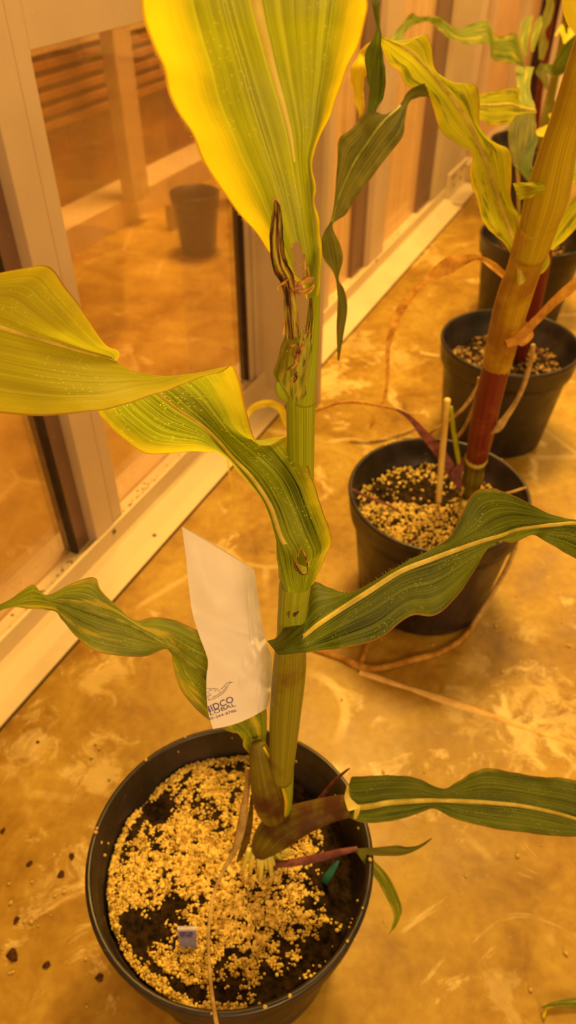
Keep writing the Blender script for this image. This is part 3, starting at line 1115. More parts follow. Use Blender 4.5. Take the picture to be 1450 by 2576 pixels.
leaf('leaf', rowsA1, M['leaf_top'], plantA, sub=8, nu=6, ruffle=.0005, rib=(.0009, .0062), ribmat=M['rib_pale'], rib_rows=(.42, 1.0), hole=[hole1], seed=2, label='broad top leaf, glowing yellow along its edges')
tube('torn_fibre', [(766, 640, .348, 1.5), (768, 665, .349, 2), (766, 675, .35, 3), (757, 668, .351, 2), (743, 662, .352, 1)], M['fibre'], plantA, seg=6)
# torn shoot
tube('torn_shoot', [(694, 503, .338, 4), (697, 520, .339, 9), (697, 550, .340, 13.5), (696, 590, .342, 17), (698, 630, .345, 18), (706, 670, .349, 20), (722, 702, .353, 19), (728, 740, .357, 15), (733, 790, .362, 17), (740, 850, .367, 19)], M['torn'], plantA, sub=8, seg=20, flat=.45, ripple=.05, label='rotted brown and black torn shoot')
for pts in ([(686, 508, .337, 1.5), (690, 500, .337, 3), (699, 503, .337, 3), (705, 515, .337, 1.5)],
            [(701, 740, .35, 1), (699, 722, .35, 2.5), (712, 713, .349, 3), (728, 700, .349, 3)],
            [(728, 702, .350, 3), (738, 728, .351, 4), (758, 733, .352, 5), (778, 728, .353, 5), (790, 716, .354, 3)],
            [(744, 722, .349, 1), (760, 712, .349, 7), (775, 705, .349, 7), (788, 700, .351, 4)],
            [(740, 735, .351, 1), (762, 741, .351, 3), (780, 734, .351, 3), (790, 722, .352, 1)],
            [(766, 708, .351, 2), (768, 690, .350, 3), (769, 670, .350, 2)],
            [(779, 712, .351, 2), (777, 690, .349, 3), (775, 672, .349, 1.5)],
            [(712, 845, .366, 1.5), (716, 820, .365, 3), (714, 805, .364, 1.5)],
            [(768, 815, .365, 1), (772, 828, .365, 2), (780, 838, .366, 2), (777, 850, .366, 1)],
            [(768, 838, .365, 1), (775, 830, .364, 2), (772, 820, .364, 1)]):
    tube('torn_fibre', pts, M['fibre'], plantA, seg=7, sub=5, ripple=.25)
# ear husk
rowsH = [
    (.368, (716, 845, .006), (740, 832), (768, 832), (780, 838, .002), (784, 845, .008)),
    (.369, (708, 862, .010), (728, 858), (756, 858, -.004), (774, 862, -.002), (781, 868, .008)),
    (.372, (700, 895, .012), (722, 895, -.003), (750, 895, -.008), (770, 895, -.006), (779, 900, .008)),
    (.376, (692, 930, .012), (716, 932, -.004), (745, 932, -.010), (768, 935, -.007), (778, 935, .008)),
    (.381, (690, 955, .010), (712, 962, -.003), (742, 965, -.009), (764, 962, -.006), (774, 960, .008)),
    (.386, (699, 968, .006), (718, 982, -.002), (742, 990, -.006), (758, 988, -.004), (768, 985, .006)),
    (.392, (718, 985, .004), (728, 998, -.001), (744, 1010, -.003), (755, 1008, -.001), (762, 1005, .004)),
]
hk = leaf('ear_husk', rowsH, M['husk'], plantA, sub=6, nu=5, ruffle=.0006, seed=4, label='pale green ear husk with a brown scarred centre')
rs = random.Random(5)
for pts in ([(752, 862), (738, 870), (726, 876), (722, 886)], [(750, 862), (752, 880), (748, 900), (745, 915), (738, 930)],
            [(760, 868), (757, 885), (753, 905), (750, 925), (745, 945), (742, 958)], [(762, 856), (766, 840), (775, 832)],
            [(745, 915), (735, 925), (722, 932), (716, 940)], [(742, 905), (750, 925), (742, 940), (735, 950)],
            [(758, 870), (764, 860), (762, 845)], [(745, 875), (740, 890), (746, 905)], [(750, 940), (746, 955), (738, 965), (735, 958)],
            [(768, 905), (766, 915), (763, 925)], [(768, 870), (760, 880), (756, 895)]):
    q = []
    for i, (x, y) in enumerate(pts):
        q.append((x, y, .357 + (y - 845) * .00011, rs.uniform(1.2, 3.4) if 0 < i < len(pts) - 1 else 1.0))
    o = tube('brown_scar', q, M['scab'], hk, seg=6, sub=5, ripple=.35)
tube('husk_bulb', [(700, 960, .384, 5), (703, 975, .386, 11), (709, 990, .389, 13), (717, 1003, .392, 8), (722, 1010, .395, 3)], M['sheath_up'], plantA, flat=.6)

# big left leaf
rowsA2 = [
    (.490, (703, 1478, .008), (722, 1490, -.016), (745, 1492, -.020), (770, 1488, -.016), (788, 1468, .004)),
    (.480, (702, 1448, .008), (712, 1448, -.014), (735, 1440, -.018), (780, 1435, -.012), (812, 1415, .006)),
    (.470, (697, 1400, .006), (700, 1395, -.010), (728, 1390, -.016), (790, 1390, -.012), (834, 1365, .006)),
    (.462, (690, 1340, .006), (694, 1342, -.008), (705, 1345, -.010), (770, 1340, -.010), (826, 1325, .004)),
    (.457, (668, 1272, .010), (670, 1272, -.004), (680, 1272, -.008), (745, 1275, -.008), (808, 1270, .004)),
    (.455, (620, 1208, .016), (624, 1205), (634, 1202, -.006), (712, 1205, -.006), (784, 1200, .004)),
    (.456, (572, 1158, .026), (575, 1150, .006), (584, 1150, -.004), (660, 1150, -.004), (765, 1135, .004)),
    (.458, (545, 1138, .034), (540, 1125, .012), (552, 1112, -.002), (620, 1118, -.002), (738, 1094, .002)),
    (.460, (500, 1137, .040), (505, 1105, .018), (520, 1080), (585, 1090), (680, 1122, -.006)),
    (.460, (430, 1141, .044), (455, 1095, .024), (482, 1052), (555, 1052), (645, 1108, -.010)),
    (.458, (370, 1141, .046), (405, 1080, .026), (445, 1028), (525, 1010), (620, 1030, -.010)),
    (.454, (310, 1105, .048), (355, 1045, .028), (408, 998, .002), (495, 975), (604, 960, -.012)),
    (.450, (268, 1065, .046), (318, 1010, .026), (370, 970, .004), (460, 950, -.002), (588, 919, -.014)),
    (.444, (246, 1032, .040), (290, 975, .024), (340, 945, .006), (430, 945, -.006), (555, 935, -.022)),
    (.430, (258, 960, .030), (275, 932, .018), (310, 925, .002), (395, 955, -.010), (470, 962, -.022)),
    (.412, (302, 893, .006), (285, 898, .004), (280, 905), (330, 960, -.008), (390, 993, -.018)),
    (.396, (262, 862, .004), (230, 872, .002), (205, 885), (250, 965, -.006), (280, 1026, -.012)),
    (.382, (215, 790, .006), (165, 830, .002), (118, 858), (150, 960, -.004), (180, 1041, -.006)),
    (.370, (165, 722, .012), (100, 775, .004), (40, 836), (60, 945, -.002), (90, 1046)),
    (.360, (122, 669, .016), (48, 735, .008), (-30, 815), (-20, 930), (-10, 1038)),
    (.350, (40, 678, .014), (-30, 735, .008), (-110, 800), (-110, 910), (-110, 1020)),
    (.340, (-60, 700, .012), (-120, 750, .008), (-200, 800), (-200, 900), (-200, 980)),
]
lens = [(757, 1378), (767, 1392), (774, 1415), (773, 1440), (766, 1444), (755, 1432), (750, 1412), (750, 1395)]
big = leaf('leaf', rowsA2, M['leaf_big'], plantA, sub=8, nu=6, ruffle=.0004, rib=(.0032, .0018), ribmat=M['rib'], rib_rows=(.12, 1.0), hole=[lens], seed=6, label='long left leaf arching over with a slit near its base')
for pts in ([(757, 1377, .447, 1), (766, 1392, .447, 2), (773, 1415, .447, 2.2), (774, 1440, .448, 2), (766, 1446, .449, 1.5), (756, 1434, .449, 2), (749, 1412, .448, 1.6), (751, 1394, .447, 1.6), (757, 1377, .447, 1)],):
    tube('slit_edge', pts, M['scab'], big, seg=6, sub=4)
ribbon('torn_flap', [(735, 1393, .446, 1), (740, 1408, .446, 4), (746, 1425, .447, 6), (756, 1440, .448, 5), (765, 1448, .449, 1)], M['torn'], big)
# right leaf
rowsA3 = [
    (.500, (672, 1612, .006), (690, 1635, -.012), (700, 1648, -.016)),
    (.500, (700, 1595, .004), (725, 1622, -.018), (735, 1645, -.018)),
    (.505, (772, 1500, .020), (765, 1600, -.006), (775, 1641, -.014)),
    (.507, (788, 1462, .020), (800, 1572, -.004), (815, 1636, -.010)),
    (.509, (832, 1479, .016), (855, 1535), (862, 1631, -.004)),
    (.511, (893, 1487, .008), (930, 1487), (955, 1606)),
    (.512, (985, 1433, .006), (1008, 1438), (1032, 1550)),
    (.513, (1075, 1386, .004), (1088, 1406), (1098, 1547, .003)),
    (.515, (1130, 1352), (1158, 1380), (1165, 1482, .005)),
    (.517, (1158, 1303, -.003), (1222, 1358), (1207, 1412, .008)),
    (.520, (1193, 1238, -.006), (1262, 1347), (1240, 1363, .012)),
    (.525, (1245, 1231, -.008), (1300, 1333, .004), (1292, 1364, .020)),
    (.530, (1300, 1250, -.006), (1345, 1325, .004), (1338, 1346, .010)),
    (.536, (1370, 1285), (1395, 1320), (1376, 1364, -.002)),
    (.544, (1440, 1307, .004), (1460, 1318), (1430, 1395, -.004)),
    (.555, (1520, 1300, .004), (1540, 1350), (1530, 1450, -.004)),
]
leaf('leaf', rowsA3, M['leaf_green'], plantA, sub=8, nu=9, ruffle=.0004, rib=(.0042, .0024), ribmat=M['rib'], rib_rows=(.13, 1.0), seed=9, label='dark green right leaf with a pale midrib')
# left lower leaf behind the bag
rowsA4 = [
    (.640, (622, 1880), (645, 1895, .003), (668, 1880)),
    (.625, (600, 1848), (640, 1845, .004), (672, 1820)),
    (.612, (560, 1833), (610, 1800, .004), (665, 1760)),
    (.600, (500, 1790), (565, 1750, .004), (620, 1670)),
    (.590, (455, 1735), (520, 1705, .004), (570, 1605)),
    (.582, (437, 1680), (470, 1663, .002), (505, 1588)),
    (.575, (430, 1642), (435, 1634), (440, 1560)),
    (.570, (412, 1634, .004), (402, 1614), (385, 1553)),
    (.566, (370, 1650, .004), (360, 1590), (340, 1560)),
    (.562, (310, 1651, .002), (310, 1565), (300, 1529)),
    (.558, (240, 1638), (255, 1545), (256, 1487, -.002)),
    (.555, (188, 1598), (205, 1528), (238, 1453, -.004)),
    (.553, (158, 1560), (155, 1514), (185, 1465, -.004)),
    (.552, (138, 1537, .006), (128, 1512), (118, 1499, -.004)),
    (.554, (88, 1533, .010), (84, 1500, .004), (80, 1470, -.006)),
    (.556, (30, 1527, .006), (32, 1518, .002), (36, 1502, -.004)),
    (.558, (-10, 1545), (-15, 1538), (-20, 1530)),
    (.560, (-60, 1590), (-70, 1570), (-80, 1550)),
]
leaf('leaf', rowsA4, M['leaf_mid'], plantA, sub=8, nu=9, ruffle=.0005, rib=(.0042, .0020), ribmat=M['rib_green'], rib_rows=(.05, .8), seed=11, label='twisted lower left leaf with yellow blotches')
# lower right leaf with its sheath
tube('leaf_sheath', [(650, 2158, .740, 14), (664, 2128, .724, 34), (700, 2090, .705, 46), (755, 2062, .695, 39), (820, 2040, .690, 32), (862, 2030, .684, 29), (880, 2028, .682, 27)], M['sheath_red'], plantA, flat=.55, sub=8, label='reddish brown sheath of the lower right leaf')
rowsA5 = [
    (.684, (880, 1968, .004), (876, 2010, .0), (880, 2050, .004)),
    (.682, (886, 1955, .002), (895, 2030, .004), (890, 2062, .002)),
    (.681, (930, 1951), (935, 2028, .003), (928, 2071)),
    (.680, (975, 1951), (975, 2020, .003), (972, 2067)),
    (.679, (1036, 1953), (1030, 2016, .003), (1020, 2058)),
    (.678, (1085, 1974), (1080, 2014, .002), (1070, 2040)),
    (.677, (1117, 1983), (1112, 2014, .002), (1095, 2035)),
    (.676, (1150, 1969), (1150, 2015, .003), (1135, 2056)),
    (.674, (1190, 1942), (1195, 2017, .003), (1183, 2071)),
    (.672, (1228, 1933), (1240, 2020, .003), (1240, 2084)),
    (.669, (1286, 1941), (1298, 2025, .003), (1305, 2093)),
    (.666, (1345, 1953), (1350, 2034, .003), (1360, 2100)),
    (.662, (1410, 1956), (1410, 2048, .003), (1415, 2105)),
    (.658, (1470, 1970), (1470, 2066, .003), (1475, 2108)),
    (.650, (1560, 2000), (1560, 2090, .003), (1560, 2140)),
]
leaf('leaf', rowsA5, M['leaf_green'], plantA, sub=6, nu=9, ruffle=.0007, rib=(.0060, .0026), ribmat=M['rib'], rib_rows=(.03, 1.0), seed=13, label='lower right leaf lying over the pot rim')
ribbon('leaf_collar', [(876, 1975, .679, 2), (874, 2005, .678, 7), (886, 2030, .677, 14), (900, 2035, .677, 8), (893, 2060, .679, 3)], M['rib'], plantA, label='pale collar of the lower right leaf')
# bud sheath at the base
tube('leaf_sheath', [(650, 1868, .620, 18), (655, 1900, .625, 28), (667, 1960, .640, 37), (678, 2010, .657, 42), (688, 2050, .675, 34), (694, 2072, .69, 16)], M['sheath_red'], plantA, flat=.7, sub=8, label='short purple-green basal sheath')
tube('sheath_edge', [(664, 1880, .615, 3), (694, 1935, .630, 3.5), (718, 2005, .650, 4.5), (718, 2040, .665, 4.5), (708, 2065, .68, 3)], M['leaf_yellow'], plantA, seg=8)
ribbon('auricle', [(617, 1853, .628, 2), (618, 1872, .63, 7), (630, 1888, .634, 8), (636, 1905, .64, 2)], M['leaf_far'], plantA)
# tiller
tube('tiller', [(690, 2175, .748, 9), (740, 2170, .742, 9), (800, 2158, .735, 10), (860, 2143, .728, 8), (900, 2135, .724, 6)], M['purple'], plantA, seg=10, label='thin red tiller stem')
ribbon('tiller_leaf', [(893, 2140, .724, 5), (950, 2142, .722, 11), (1000, 2140, .720, 13), (1030, 2138, .719, 8), (1060, 2128, .718, 4), (1088, 2108, .716, 1)], M['leaf_dark'], plantA, seed=3)
ribbon('tiller_leaf', [(896, 2135, .724, 4), (925, 2165, .726, 11), (960, 2205, .732, 15), (985, 2250, .745, 15), (1000, 2290, .76, 12), (996, 2320, .775, 6), (978, 2353, .79, 1)], M['leaf_mid'], plantA, seed=5)
# thin purple tendril
tube('tendril', [(790, 2025, .735, 5), (815, 1997, .725, 4.5), (845, 1962, .715, 4), (870, 1940, .708, 3), (880, 1933, .705, 1.5)], M['purple'], plantA, seg=8)
# prop roots
r_ = random.Random(9)
for i, (x, y, x2, y2) in enumerate([(675, 2135, 690, 2178), (665, 2140, 672, 2185), (688, 2130, 708, 2160), (700, 2120, 720, 2155), (712, 2118, 722, 2140), (705, 2128, 732, 2150), (650, 2145, 652, 2200), (640, 2140, 630, 2195), (660, 2150, 655, 2215), (676, 2148, 684, 2205), (628, 2135, 612, 2190)]):
    tube('prop_root', [(x, y, .735, 7), ((x + x2) / 2 + r_.uniform(-2, 2), (y + y2) / 2, .738, 6.5), (x2, y2, .748, 5.5)], M['root'], plantA, seg=8, sub=4)
# dead leaf strand that hangs over the pot
tube('dead_leaf', [(625, 1932, .66, 5), (622, 1980, .672, 7), (614, 2035, .69, 9), (612, 2055, .694, 11), (603, 2100, .705, 11), (590, 2140, .718, 8), (560, 2195, .718, 4.5), (538, 2250, .710, 4.5), (527, 2320, .694, 4.5), (525, 2390, .675, 4.5), (530, 2470, .650, 5), (539, 2540, .625, 5.5), (548, 2590, .61, 6)], M['dry_tan'], plantA, seg=8, flat=.5, label='thin dead leaf strand hanging across the soil')
ribbon('dead_leaf', [(634, 2000, .69, 3), (630, 2060, .705, 7), (620, 2110, .722, 9), (606, 2150, .735, 7), (596, 2170, .742, 2)], M['sheath_red'], plantA, label='shrivelled brown leaf base')




def hairs(parent, pts, n, length, t0, t1, side):
    Q = catmull(pts, 20)
    V, F = [], []
    r = random.Random(3)
    for i in range(n):
        k = r.uniform(0, len(Q) - 2)
        a = int(k)
        q = Q[a] + (Q[a + 1] - Q[a]) * (k - a)
        tt = t0 + (t1 - t0) * k / len(Q)
        d = Q[a + 1] - Q[a]
        d /= np.linalg.norm(d) + 1e-9
        nn = np.array([-d[1], d[0]]) * side
        L = length * r.uniform(.5, 1.2)
        e = q + nn * L + d * r.uniform(-.4, .4) * L
        b = len(V)
        V += [at(*(q - nn * 2 - d * .35), tt), at(*(q - nn * 2 + d * .35), tt), at(e[0], e[1], tt - .0005)]
        F.append((b, b + 1, b + 2))
    o = mesh_obj('margin_hair', V, F, M['fibre'], parent, False)
    o['kind'] = 'stuff'
    return o


LEAVES = [o for o in plantA.children if o.name.startswith('leaf') and not o.name.startswith('leaf_')]
hairs(LEAVES[0], [(354, 0), (364, 60), (388, 125), (413, 185), (433, 257), (474, 327), (512, 405), (574, 500), (632, 575), (683, 642)], 420, 7, .32, .37, 1)
hairs(LEAVES[2], [(840, 1482), (893, 1487), (985, 1433), (1075, 1386), (1130, 1352), (1158, 1303), (1193, 1238)], 150, 8, .515, .517, -1)
# ------------------------------------------------------------------ paper bag
bagt = thing('paper_bag', at(540, 1830, .575), 'white waxed paper pollination bag printed in purple, tucked beside the nearest stalk', 'paper bag')
Lc = [(458, 1325), (468, 1400), (476, 1480), (484, 1540), (502, 1600), (523, 1660), (520, 1700), (520, 1745), (524, 1790), (536, 1834)]
Rc = [(640, 1433), (648, 1490), (656, 1545), (664, 1590), (673, 1625), (684, 1655), (684, 1700), (681, 1740), (677, 1762), (672, 1782)]
NV, NU = 60, 34


def bag_grid(back=False):
    L = catmull(Lc, 8)
    R = catmull(Rc, 8)
    idx = np.linspace(0, len(L) - 1, NV)
    V, UV = [], []
    for i, k in enumerate(idx):
        v = i / (NV - 1)
        a = L[int(k)] + (L[min(int(k) + 1, len(L) - 1)] - L[int(k)]) * (k - int(k))
        b = R[int(k)] + (R[min(int(k) + 1, len(R) - 1)] - R[int(k)]) * (k - int(k))
        for j in range(NU):
            u = j / (NU - 1)
            p = a + (b - a) * u
            t = .555 + .028 * v + .012 * u
            # bottom edge sags
            if v > .9:
                p = p + np.array([0, 9 * math.sin(math.pi * u)]) * (v - .9) * 10
            bulge = .004 * math.sin(math.pi * u) * (1 - .5 * v)
            if not back:
                t -= bulge
                t += 0.00374 * mn.noise(Vector((u * 2.6, v * 5.5, 2)))
                # creases
                t -= 0.00272 * max(0, 1 - abs(u - (.86 - .05 * v)) * 22)
                t += 0.00272 * max(0, 1 - abs(v - .33 - .05 * u) * 20) * (1 if u < .8 else .3)
                t -= 0.00442 * max(0, 1 - abs(u - .72 + (v - .58) * .3) * 9) * max(0, 1 - abs(v - .58) * 6)
                t += 0.00408 * max(0, 1 - abs(v - .62 - (u - .7) * .3) * 14) * (1 if u > .55 else .3)
                t -= 0.00272 * max(0, 1 - abs(u * .6 + v - 1.02) * 16) * (1 if u > .5 else 0)
            else:
                t += .002 + bulge * .7
                if v < .03:
                    p = p + np.array([0, -5.0]) * math.sin(math.pi * min(1, u * 1.02)) * (1 - v / .03)
            V.append(at(p[0], p[1], t))
            UV.append((u, v))
    F = [(i * NU + j, i * NU + j + 1, (i + 1) * NU + j + 1, (i + 1) * NU + j) for i in range(NV - 1) for j in range(NU - 1)]
    return V, F, UV


Vf, Ff, UVf = bag_grid()
Vb, Fb, UVb = bag_grid(True)
front = mesh_obj('front_sheet', Vf, Ff, M['paper'], bagt, True, UVf)
mesh_obj('back_sheet', Vb, Fb, M['paper'], bagt, True, UVb)
bvh = BVHTree.FromPolygons([Vector(v) for v in Vf], Ff)


def print_on(name, verts2d, faces):
    """press flat shapes (pixel units) onto the bag's front sheet"""
    out, keep = [], {}
    for i, (x, y) in enumerate(verts2d):
        d = ray(x, y).normalized()
        h = bvh.ray_cast(CAM, d)
        if h[0] is not None:
            keep[i] = len(out)
            out.append(h[0] - d * .00025)
    fc = [tuple(keep[i] for i in f) for f in faces if all(i in keep for i in f)]
    if fc:
        return mesh_obj(name, out, fc, M['ink'], front, False)


def text_shape(s, px, py, height, ang, width, gap_left=0, bold=0.0):
    cu = bpy.data.curves.new('t', 'FONT')
    cu.body = s
    cu.size = 1.0
    cu.offset = bold
    cu.resolution_u = 3
    o = bpy.data.objects.new('t', cu)
    col.objects.link(o)
    dg = bpy.context.evaluated_depsgraph_get()
    me = bpy.data.meshes.new_from_object(o.evaluated_get(dg))
    bm = bmesh.new()
    bm.from_mesh(me)
    bmesh.ops.triangulate(bm, faces=bm.faces)
    for _ in range(2):
        bmesh.ops.subdivide_edges(bm, edges=[e for e in bm.edges if e.calc_length() > .12], cuts=1)
        bmesh.ops.triangulate(bm, faces=bm.faces)
    vs = [(v.co.x, v.co.y) for v in bm.verts]
    fs = [tuple(v.index for v in f.verts) for f in bm.faces]
    bm.free()
    bpy.data.objects.remove(o)
    bpy.data.curves.remove(cu)
    bpy.data.meshes.remove(me)
    xs = [v[0] for v in vs]
    ys = [v[1] for v in vs]
    x1, y0, y1 = max(xs), min(ys), max(ys)
    x0 = min(xs)
    sc = height / (y1 - y0)
    sx = width / (x1 - x0)
    ca, sa = math.cos(ang), math.sin(ang)
    res = []
    for x, y in vs:
        X = (x - x1) * sx
        Y = (y - y0) * sc
        res.append((px + X * ca - Y * math.sin(-ang) * -1, py - X * sa - Y * ca))
    # anchored at the lower right corner of the word
    res = []
    for x, y in vs:
        X = (x - x1) * sx
        Y = (y - y0) * sc
        res.append((px + X * ca - Y * sa, py - X * sa - Y * ca))
    return res, fs


an = math.radians(20)
print_on('printed_lettering', *text_shape('MIDCO', 590, 1765, 16.5, math.radians(24), 80, bold=.016))
print_on('printed_lettering', *text_shape('GLOBAL', 594, 1776, 10, math.radians(21), 86, bold=.006))
print_on('printed_lettering', *text_shape('800-264-8786', 596, 1790, 6.6, math.radians(18), 82, bold=.006))


def stroke(pts, wd):
    Q = catmull([(p[0], p[1]) for p in pts], 8)
    T = np.gradient(Q, axis=0)
    vs, fs = [], []
    for i, q in enumerate(Q):
        t = T[i] / (np.linalg.norm(T[i]) + 1e-6)
        vs += [(q[0] - t[1] * wd, q[1] + t[0] * wd), (q[0] + t[1] * wd, q[1] - t[0] * wd)]
        if i:
            fs.append((2 * i - 2, 2 * i - 1, 2 * i + 1, 2 * i))
    return vs, fs


for pts in ([(525, 1762), (540, 1757), (556, 1748), (568, 1737), (574, 1725), (580, 1718), (586, 1716)],
            [(526, 1761), (523, 1752), (530, 1749), (522, 1741)],
            [(555, 1735), (563, 1728), (570, 1720), (578, 1716), (584, 1717)],
            [(521, 1732), (532, 1733), (545, 1733), (551, 1738), (553, 1742)],
            [(526, 1739), (529, 1736), (533, 1738)], [(539, 1738), (542, 1737), (544, 1739)],
            [(534, 1755), (550, 1747), (563, 1737), (570, 1726)]):
    print_on('printed_emblem', *stroke(pts, .55))

def paper_strip(name, pts, wd, lift):
    vs, fs = stroke(pts, wd)
    out, ok = [], True
    for x, y in vs:
        d = ray(x, y).normalized()
        h = bvh.ray_cast(CAM, d)
        if h[0] is None:
            h = (at(x, y, .56),)
        out.append(h[0] - d * lift)
    return mesh_obj(name, out, fs, M['paper'], front, True)


paper_strip('side_seam', [(627, 1432), (631, 1480), (634, 1530), (637, 1580), (641, 1620)], 9, .0011)
# ------------------------------------------------------------------ plant label stuck in the soil
lab = thing('plant_label', onz(470, 2350, .19), 'blue and white plastic plant label half buried in the nearest pot', 'plant label')
q = [(446, 2334), (494, 2333), (495, 2400), (455, 2395)]
T0 = [(at(x, y, .688 if y < 2350 else .700)) for x, y in q]
nrm = (T0[1] - T0[0]).cross(T0[3] - T0[0]).normalized()
if nrm.dot(CAM - T0[0]) < 0:
    nrm = -nrm
mesh_obj('label_body', T0 + [p - nrm * .0012 for p in T0], [(0, 1, 2, 3), (7, 6, 5, 4), (0, 4, 5, 1), (1, 5, 6, 2), (2, 6, 7, 3), (3, 7, 4, 0)], M['tag_blue'], lab, False)
e0, e1 = T0[0] - (T0[3] - T0[0]) * .0, T0[1]
dn = (T0[3] - T0[0]).normalized() * .003
b4 = [e0, e1, e1 + dn, e0 + dn]
mesh_obj('label_edge', [p + nrm * .0008 for p in b4] + [p - nrm * .0016 for p in b4], [(0, 1, 2, 3), (7, 6, 5, 4), (0, 4, 5, 1), (1, 5, 6, 2), (2, 6, 7, 3), (3, 7, 4, 0)], M['tag_white'], lab, False)
for (x0, x1, y) in ((453, 470, 2345), (474, 486, 2345), (454, 466, 2351), (470, 484, 2352)):
    a_, b_ = at(x0, y, .690) + nrm * .0012, at(x1, y, .690) + nrm * .0012
    dd = dn * .8
    mesh_obj('printed_line', [a_, b_, b_ + dd, a_ + dd], [(0, 1, 2, 3)], M['ink'], lab, False)
tl = tube('plastic_tag', [(852, 2165, .728, 3), (838, 2185, .732, 8), (822, 2210, .742, 10), (808, 2240, .756, 6)], M['teal'], None, seg=10, flat=.3)
tag(tl, 'dark teal plastic strip poking from the soil right of the nearest stalk', 'plastic strip')

# ================================================================== PLANT B
tube('stalk', [(1182, 1262, 1.215, 20), (1186, 1225, 1.185, 24), (1192, 1190, 1.15, 25), (1198, 1160, 1.12, 25), (1201, 1148, 1.11, 26)], M['sheath_red'], plantB, label='olive lowest internode')
tube('stalk_node', [(1197, 1158, 1.118, 27), (1199, 1153, 1.113, 29), (1201, 1148, 1.108, 27)], M['rib'], plantB)
tube('leaf_sheath', [(1200, 1150, 1.11, 27), (1212, 1090, 1.06, 31), (1228, 1010, 1.01, 33), (1245, 940, .965, 34), (1258, 890, .935, 34)], M['stalk_red'], plantB, label='dark red lower sheath')
tube('leaf_sheath', [(1248, 930, .962, 35), (1262, 870, .92, 38), (1282, 790, .87, 42), (1300, 730, .835, 43), (1318, 680, .805, 42), (1335, 620, .770, 44), (1352, 560, .735, 47)], M['stalk_tan'], plantB, label='orange-tan sheath')
tube('leaf_sheath', [(1335, 640, .775, 42), (1358, 560, .735, 48), (1378, 490, .705, 54), (1405, 380, .665, 46), (1432, 290, .635, 42), (1460, 190, .60, 40), (1490, 80, .57, 36)], M['stalk_far'], plantB, label='thick yellow-tan upper sheath')
rowsB1 = [
    (.800, (1302, 716, -.01), (1311, 716, -.014), (1322, 708, -.01)),
    (.795, (1292, 655, -.01), (1305, 655, -.014), (1323, 665, -.01)),
    (.79, (1262, 605, -.01), (1290, 600, -.006), (1322, 610)),
    (.785, (1222, 570, -.01), (1268, 540), (1318, 562)),
    (.78, (1198, 500, -.006), (1245, 475), (1288, 505)),
    (.775, (1182, 440), (1227, 420), (1288, 440)),
    (.77, (1188, 388), (1210, 375), (1285, 380)),
    (.765, (1155, 366), (1192, 335), (1238, 353)),
    (.76, (1112, 332), (1170, 293), (1209, 320)),
    (.755, (1090, 275), (1145, 255), (1207, 250)),
    (.75, (1075, 235, .006), (1120, 225), (1196, 212)),
    (.745, (1022, 214, .01), (1085, 182), (1135, 208)),
    (.74, (1005, 180, .01), (1058, 155), (1096, 175)),
    (.735, (980, 162, .01), (1035, 132), (1085, 112)),
    (.73, (965, 130, .008), (1000, 112), (1070, 87)),
    (.725, (958, 110, .004), (970, 99), (1012, 112)),
    (.72, (953, 95), (958, 91), (963, 90)),
]
leaf('leaf', rowsB1, M['leaf_far'], plantB, sub=6, nu=8, ruffle=.0008, rib=(.0060, .0028), ribmat=M['rib'], seed=15, label='broad mottled leaf with bright midrib, rising left from the collar')
leaf('leaf', [
    (.70, (930, -30), (945, -30), (955, -30)), (.70, (938, 20), (945, 22), (954, 20)), (.705, (948, 70), (952, 72), (958, 70)),
    (.71, (935, 105), (950, 110, .004), (963, 120)), (.712, (918, 135), (945, 150, .004), (966, 155)), (.714, (925, 190), (943, 195, .004), (972, 200)),
    (.716, (928, 235), (940, 240, .004), (966, 240)), (.718, (925, 280), (932, 282), (944, 285))], M['leaf_green'], plantB, ruffle=.001, seed=18, label='narrow hanging leaf tip')
leaf('leaf', [
    (.72, (935, 100), (940, 110), (948, 120)), (.722, (908, 125), (920, 140), (936, 150)), (.725, (890, 155), (905, 165, .008), (928, 170)),
    (.727, (884, 195), (897, 205, .008), (920, 205)), (.729, (888, 240), (900, 240, .004), (915, 235)), (.731, (900, 275), (906, 275), (918, 265)), (.733, (903, 303), (906, 303), (910, 298))], M['leaf_yellow'], plantB, ruffle=.0015, seed=19, label='curled yellowing leaf tip')
leaf('leaf', [
    (.765, (1130, 225), (1120, 235), (1105, 262)), (.755, (1085, 208), (1078, 225), (1075, 245)), (.745, (1045, 218), (1042, 232), (1048, 246)), (.738, (1023, 236), (1022, 248), (1028, 262)),
    (.732, (1000, 275), (1005, 272), (1021, 300)), (.728, (965, 286), (978, 295), (1013, 345)), (.725, (922, 282), (950, 325), (982, 385)),
    (.722, (884, 325), (920, 368), (948, 430)), (.72, (853, 350), (895, 405), (922, 465)), (.718, (849, 410), (870, 455), (895, 500)),
    (.716, (843, 490), (850, 505), (872, 538)), (.714, (834, 550), (838, 552), (845, 556)), (.713, (815, 585), (826, 580), (838, 575)),
    (.712, (808, 612), (832, 612), (858, 618)), (.712, (816, 652), (840, 655), (863, 655)), (.712, (842, 692), (847, 697), (853, 700)),
    (.712, (849, 735), (857, 735), (867, 730)), (.713, (849, 780), (861, 780), (875, 775)), (.714, (847, 830), (856, 832), (866, 835)), (.715, (850, 905), (852, 908), (854, 908))],
    M['leaf_dark'], plantB, sub=5, nu=6, ruffle=.0008, rib=(.0035, .0014), ribmat=M['rib_green'], rib_rows=(.2, .6), seed=21, label='dark twisted leaf hanging down to a thin tip')
leaf('leaf', [
    (.70, (1462, 395), (1462, 425), (1462, 455)), (.69, (1405, 440), (1408, 455), (1412, 475)), (.685, (1350, 455), (1355, 470, -.01), (1360, 492)), (.69, (1315, 458), (1320, 475), (1325, 500)), (.695, (1292, 462), (1296, 475), (1305, 506))],
    M['leaf_far'], plantB, ruffle=.0015, seed=22, label='short leaf wrapping the front of the upper sheath')
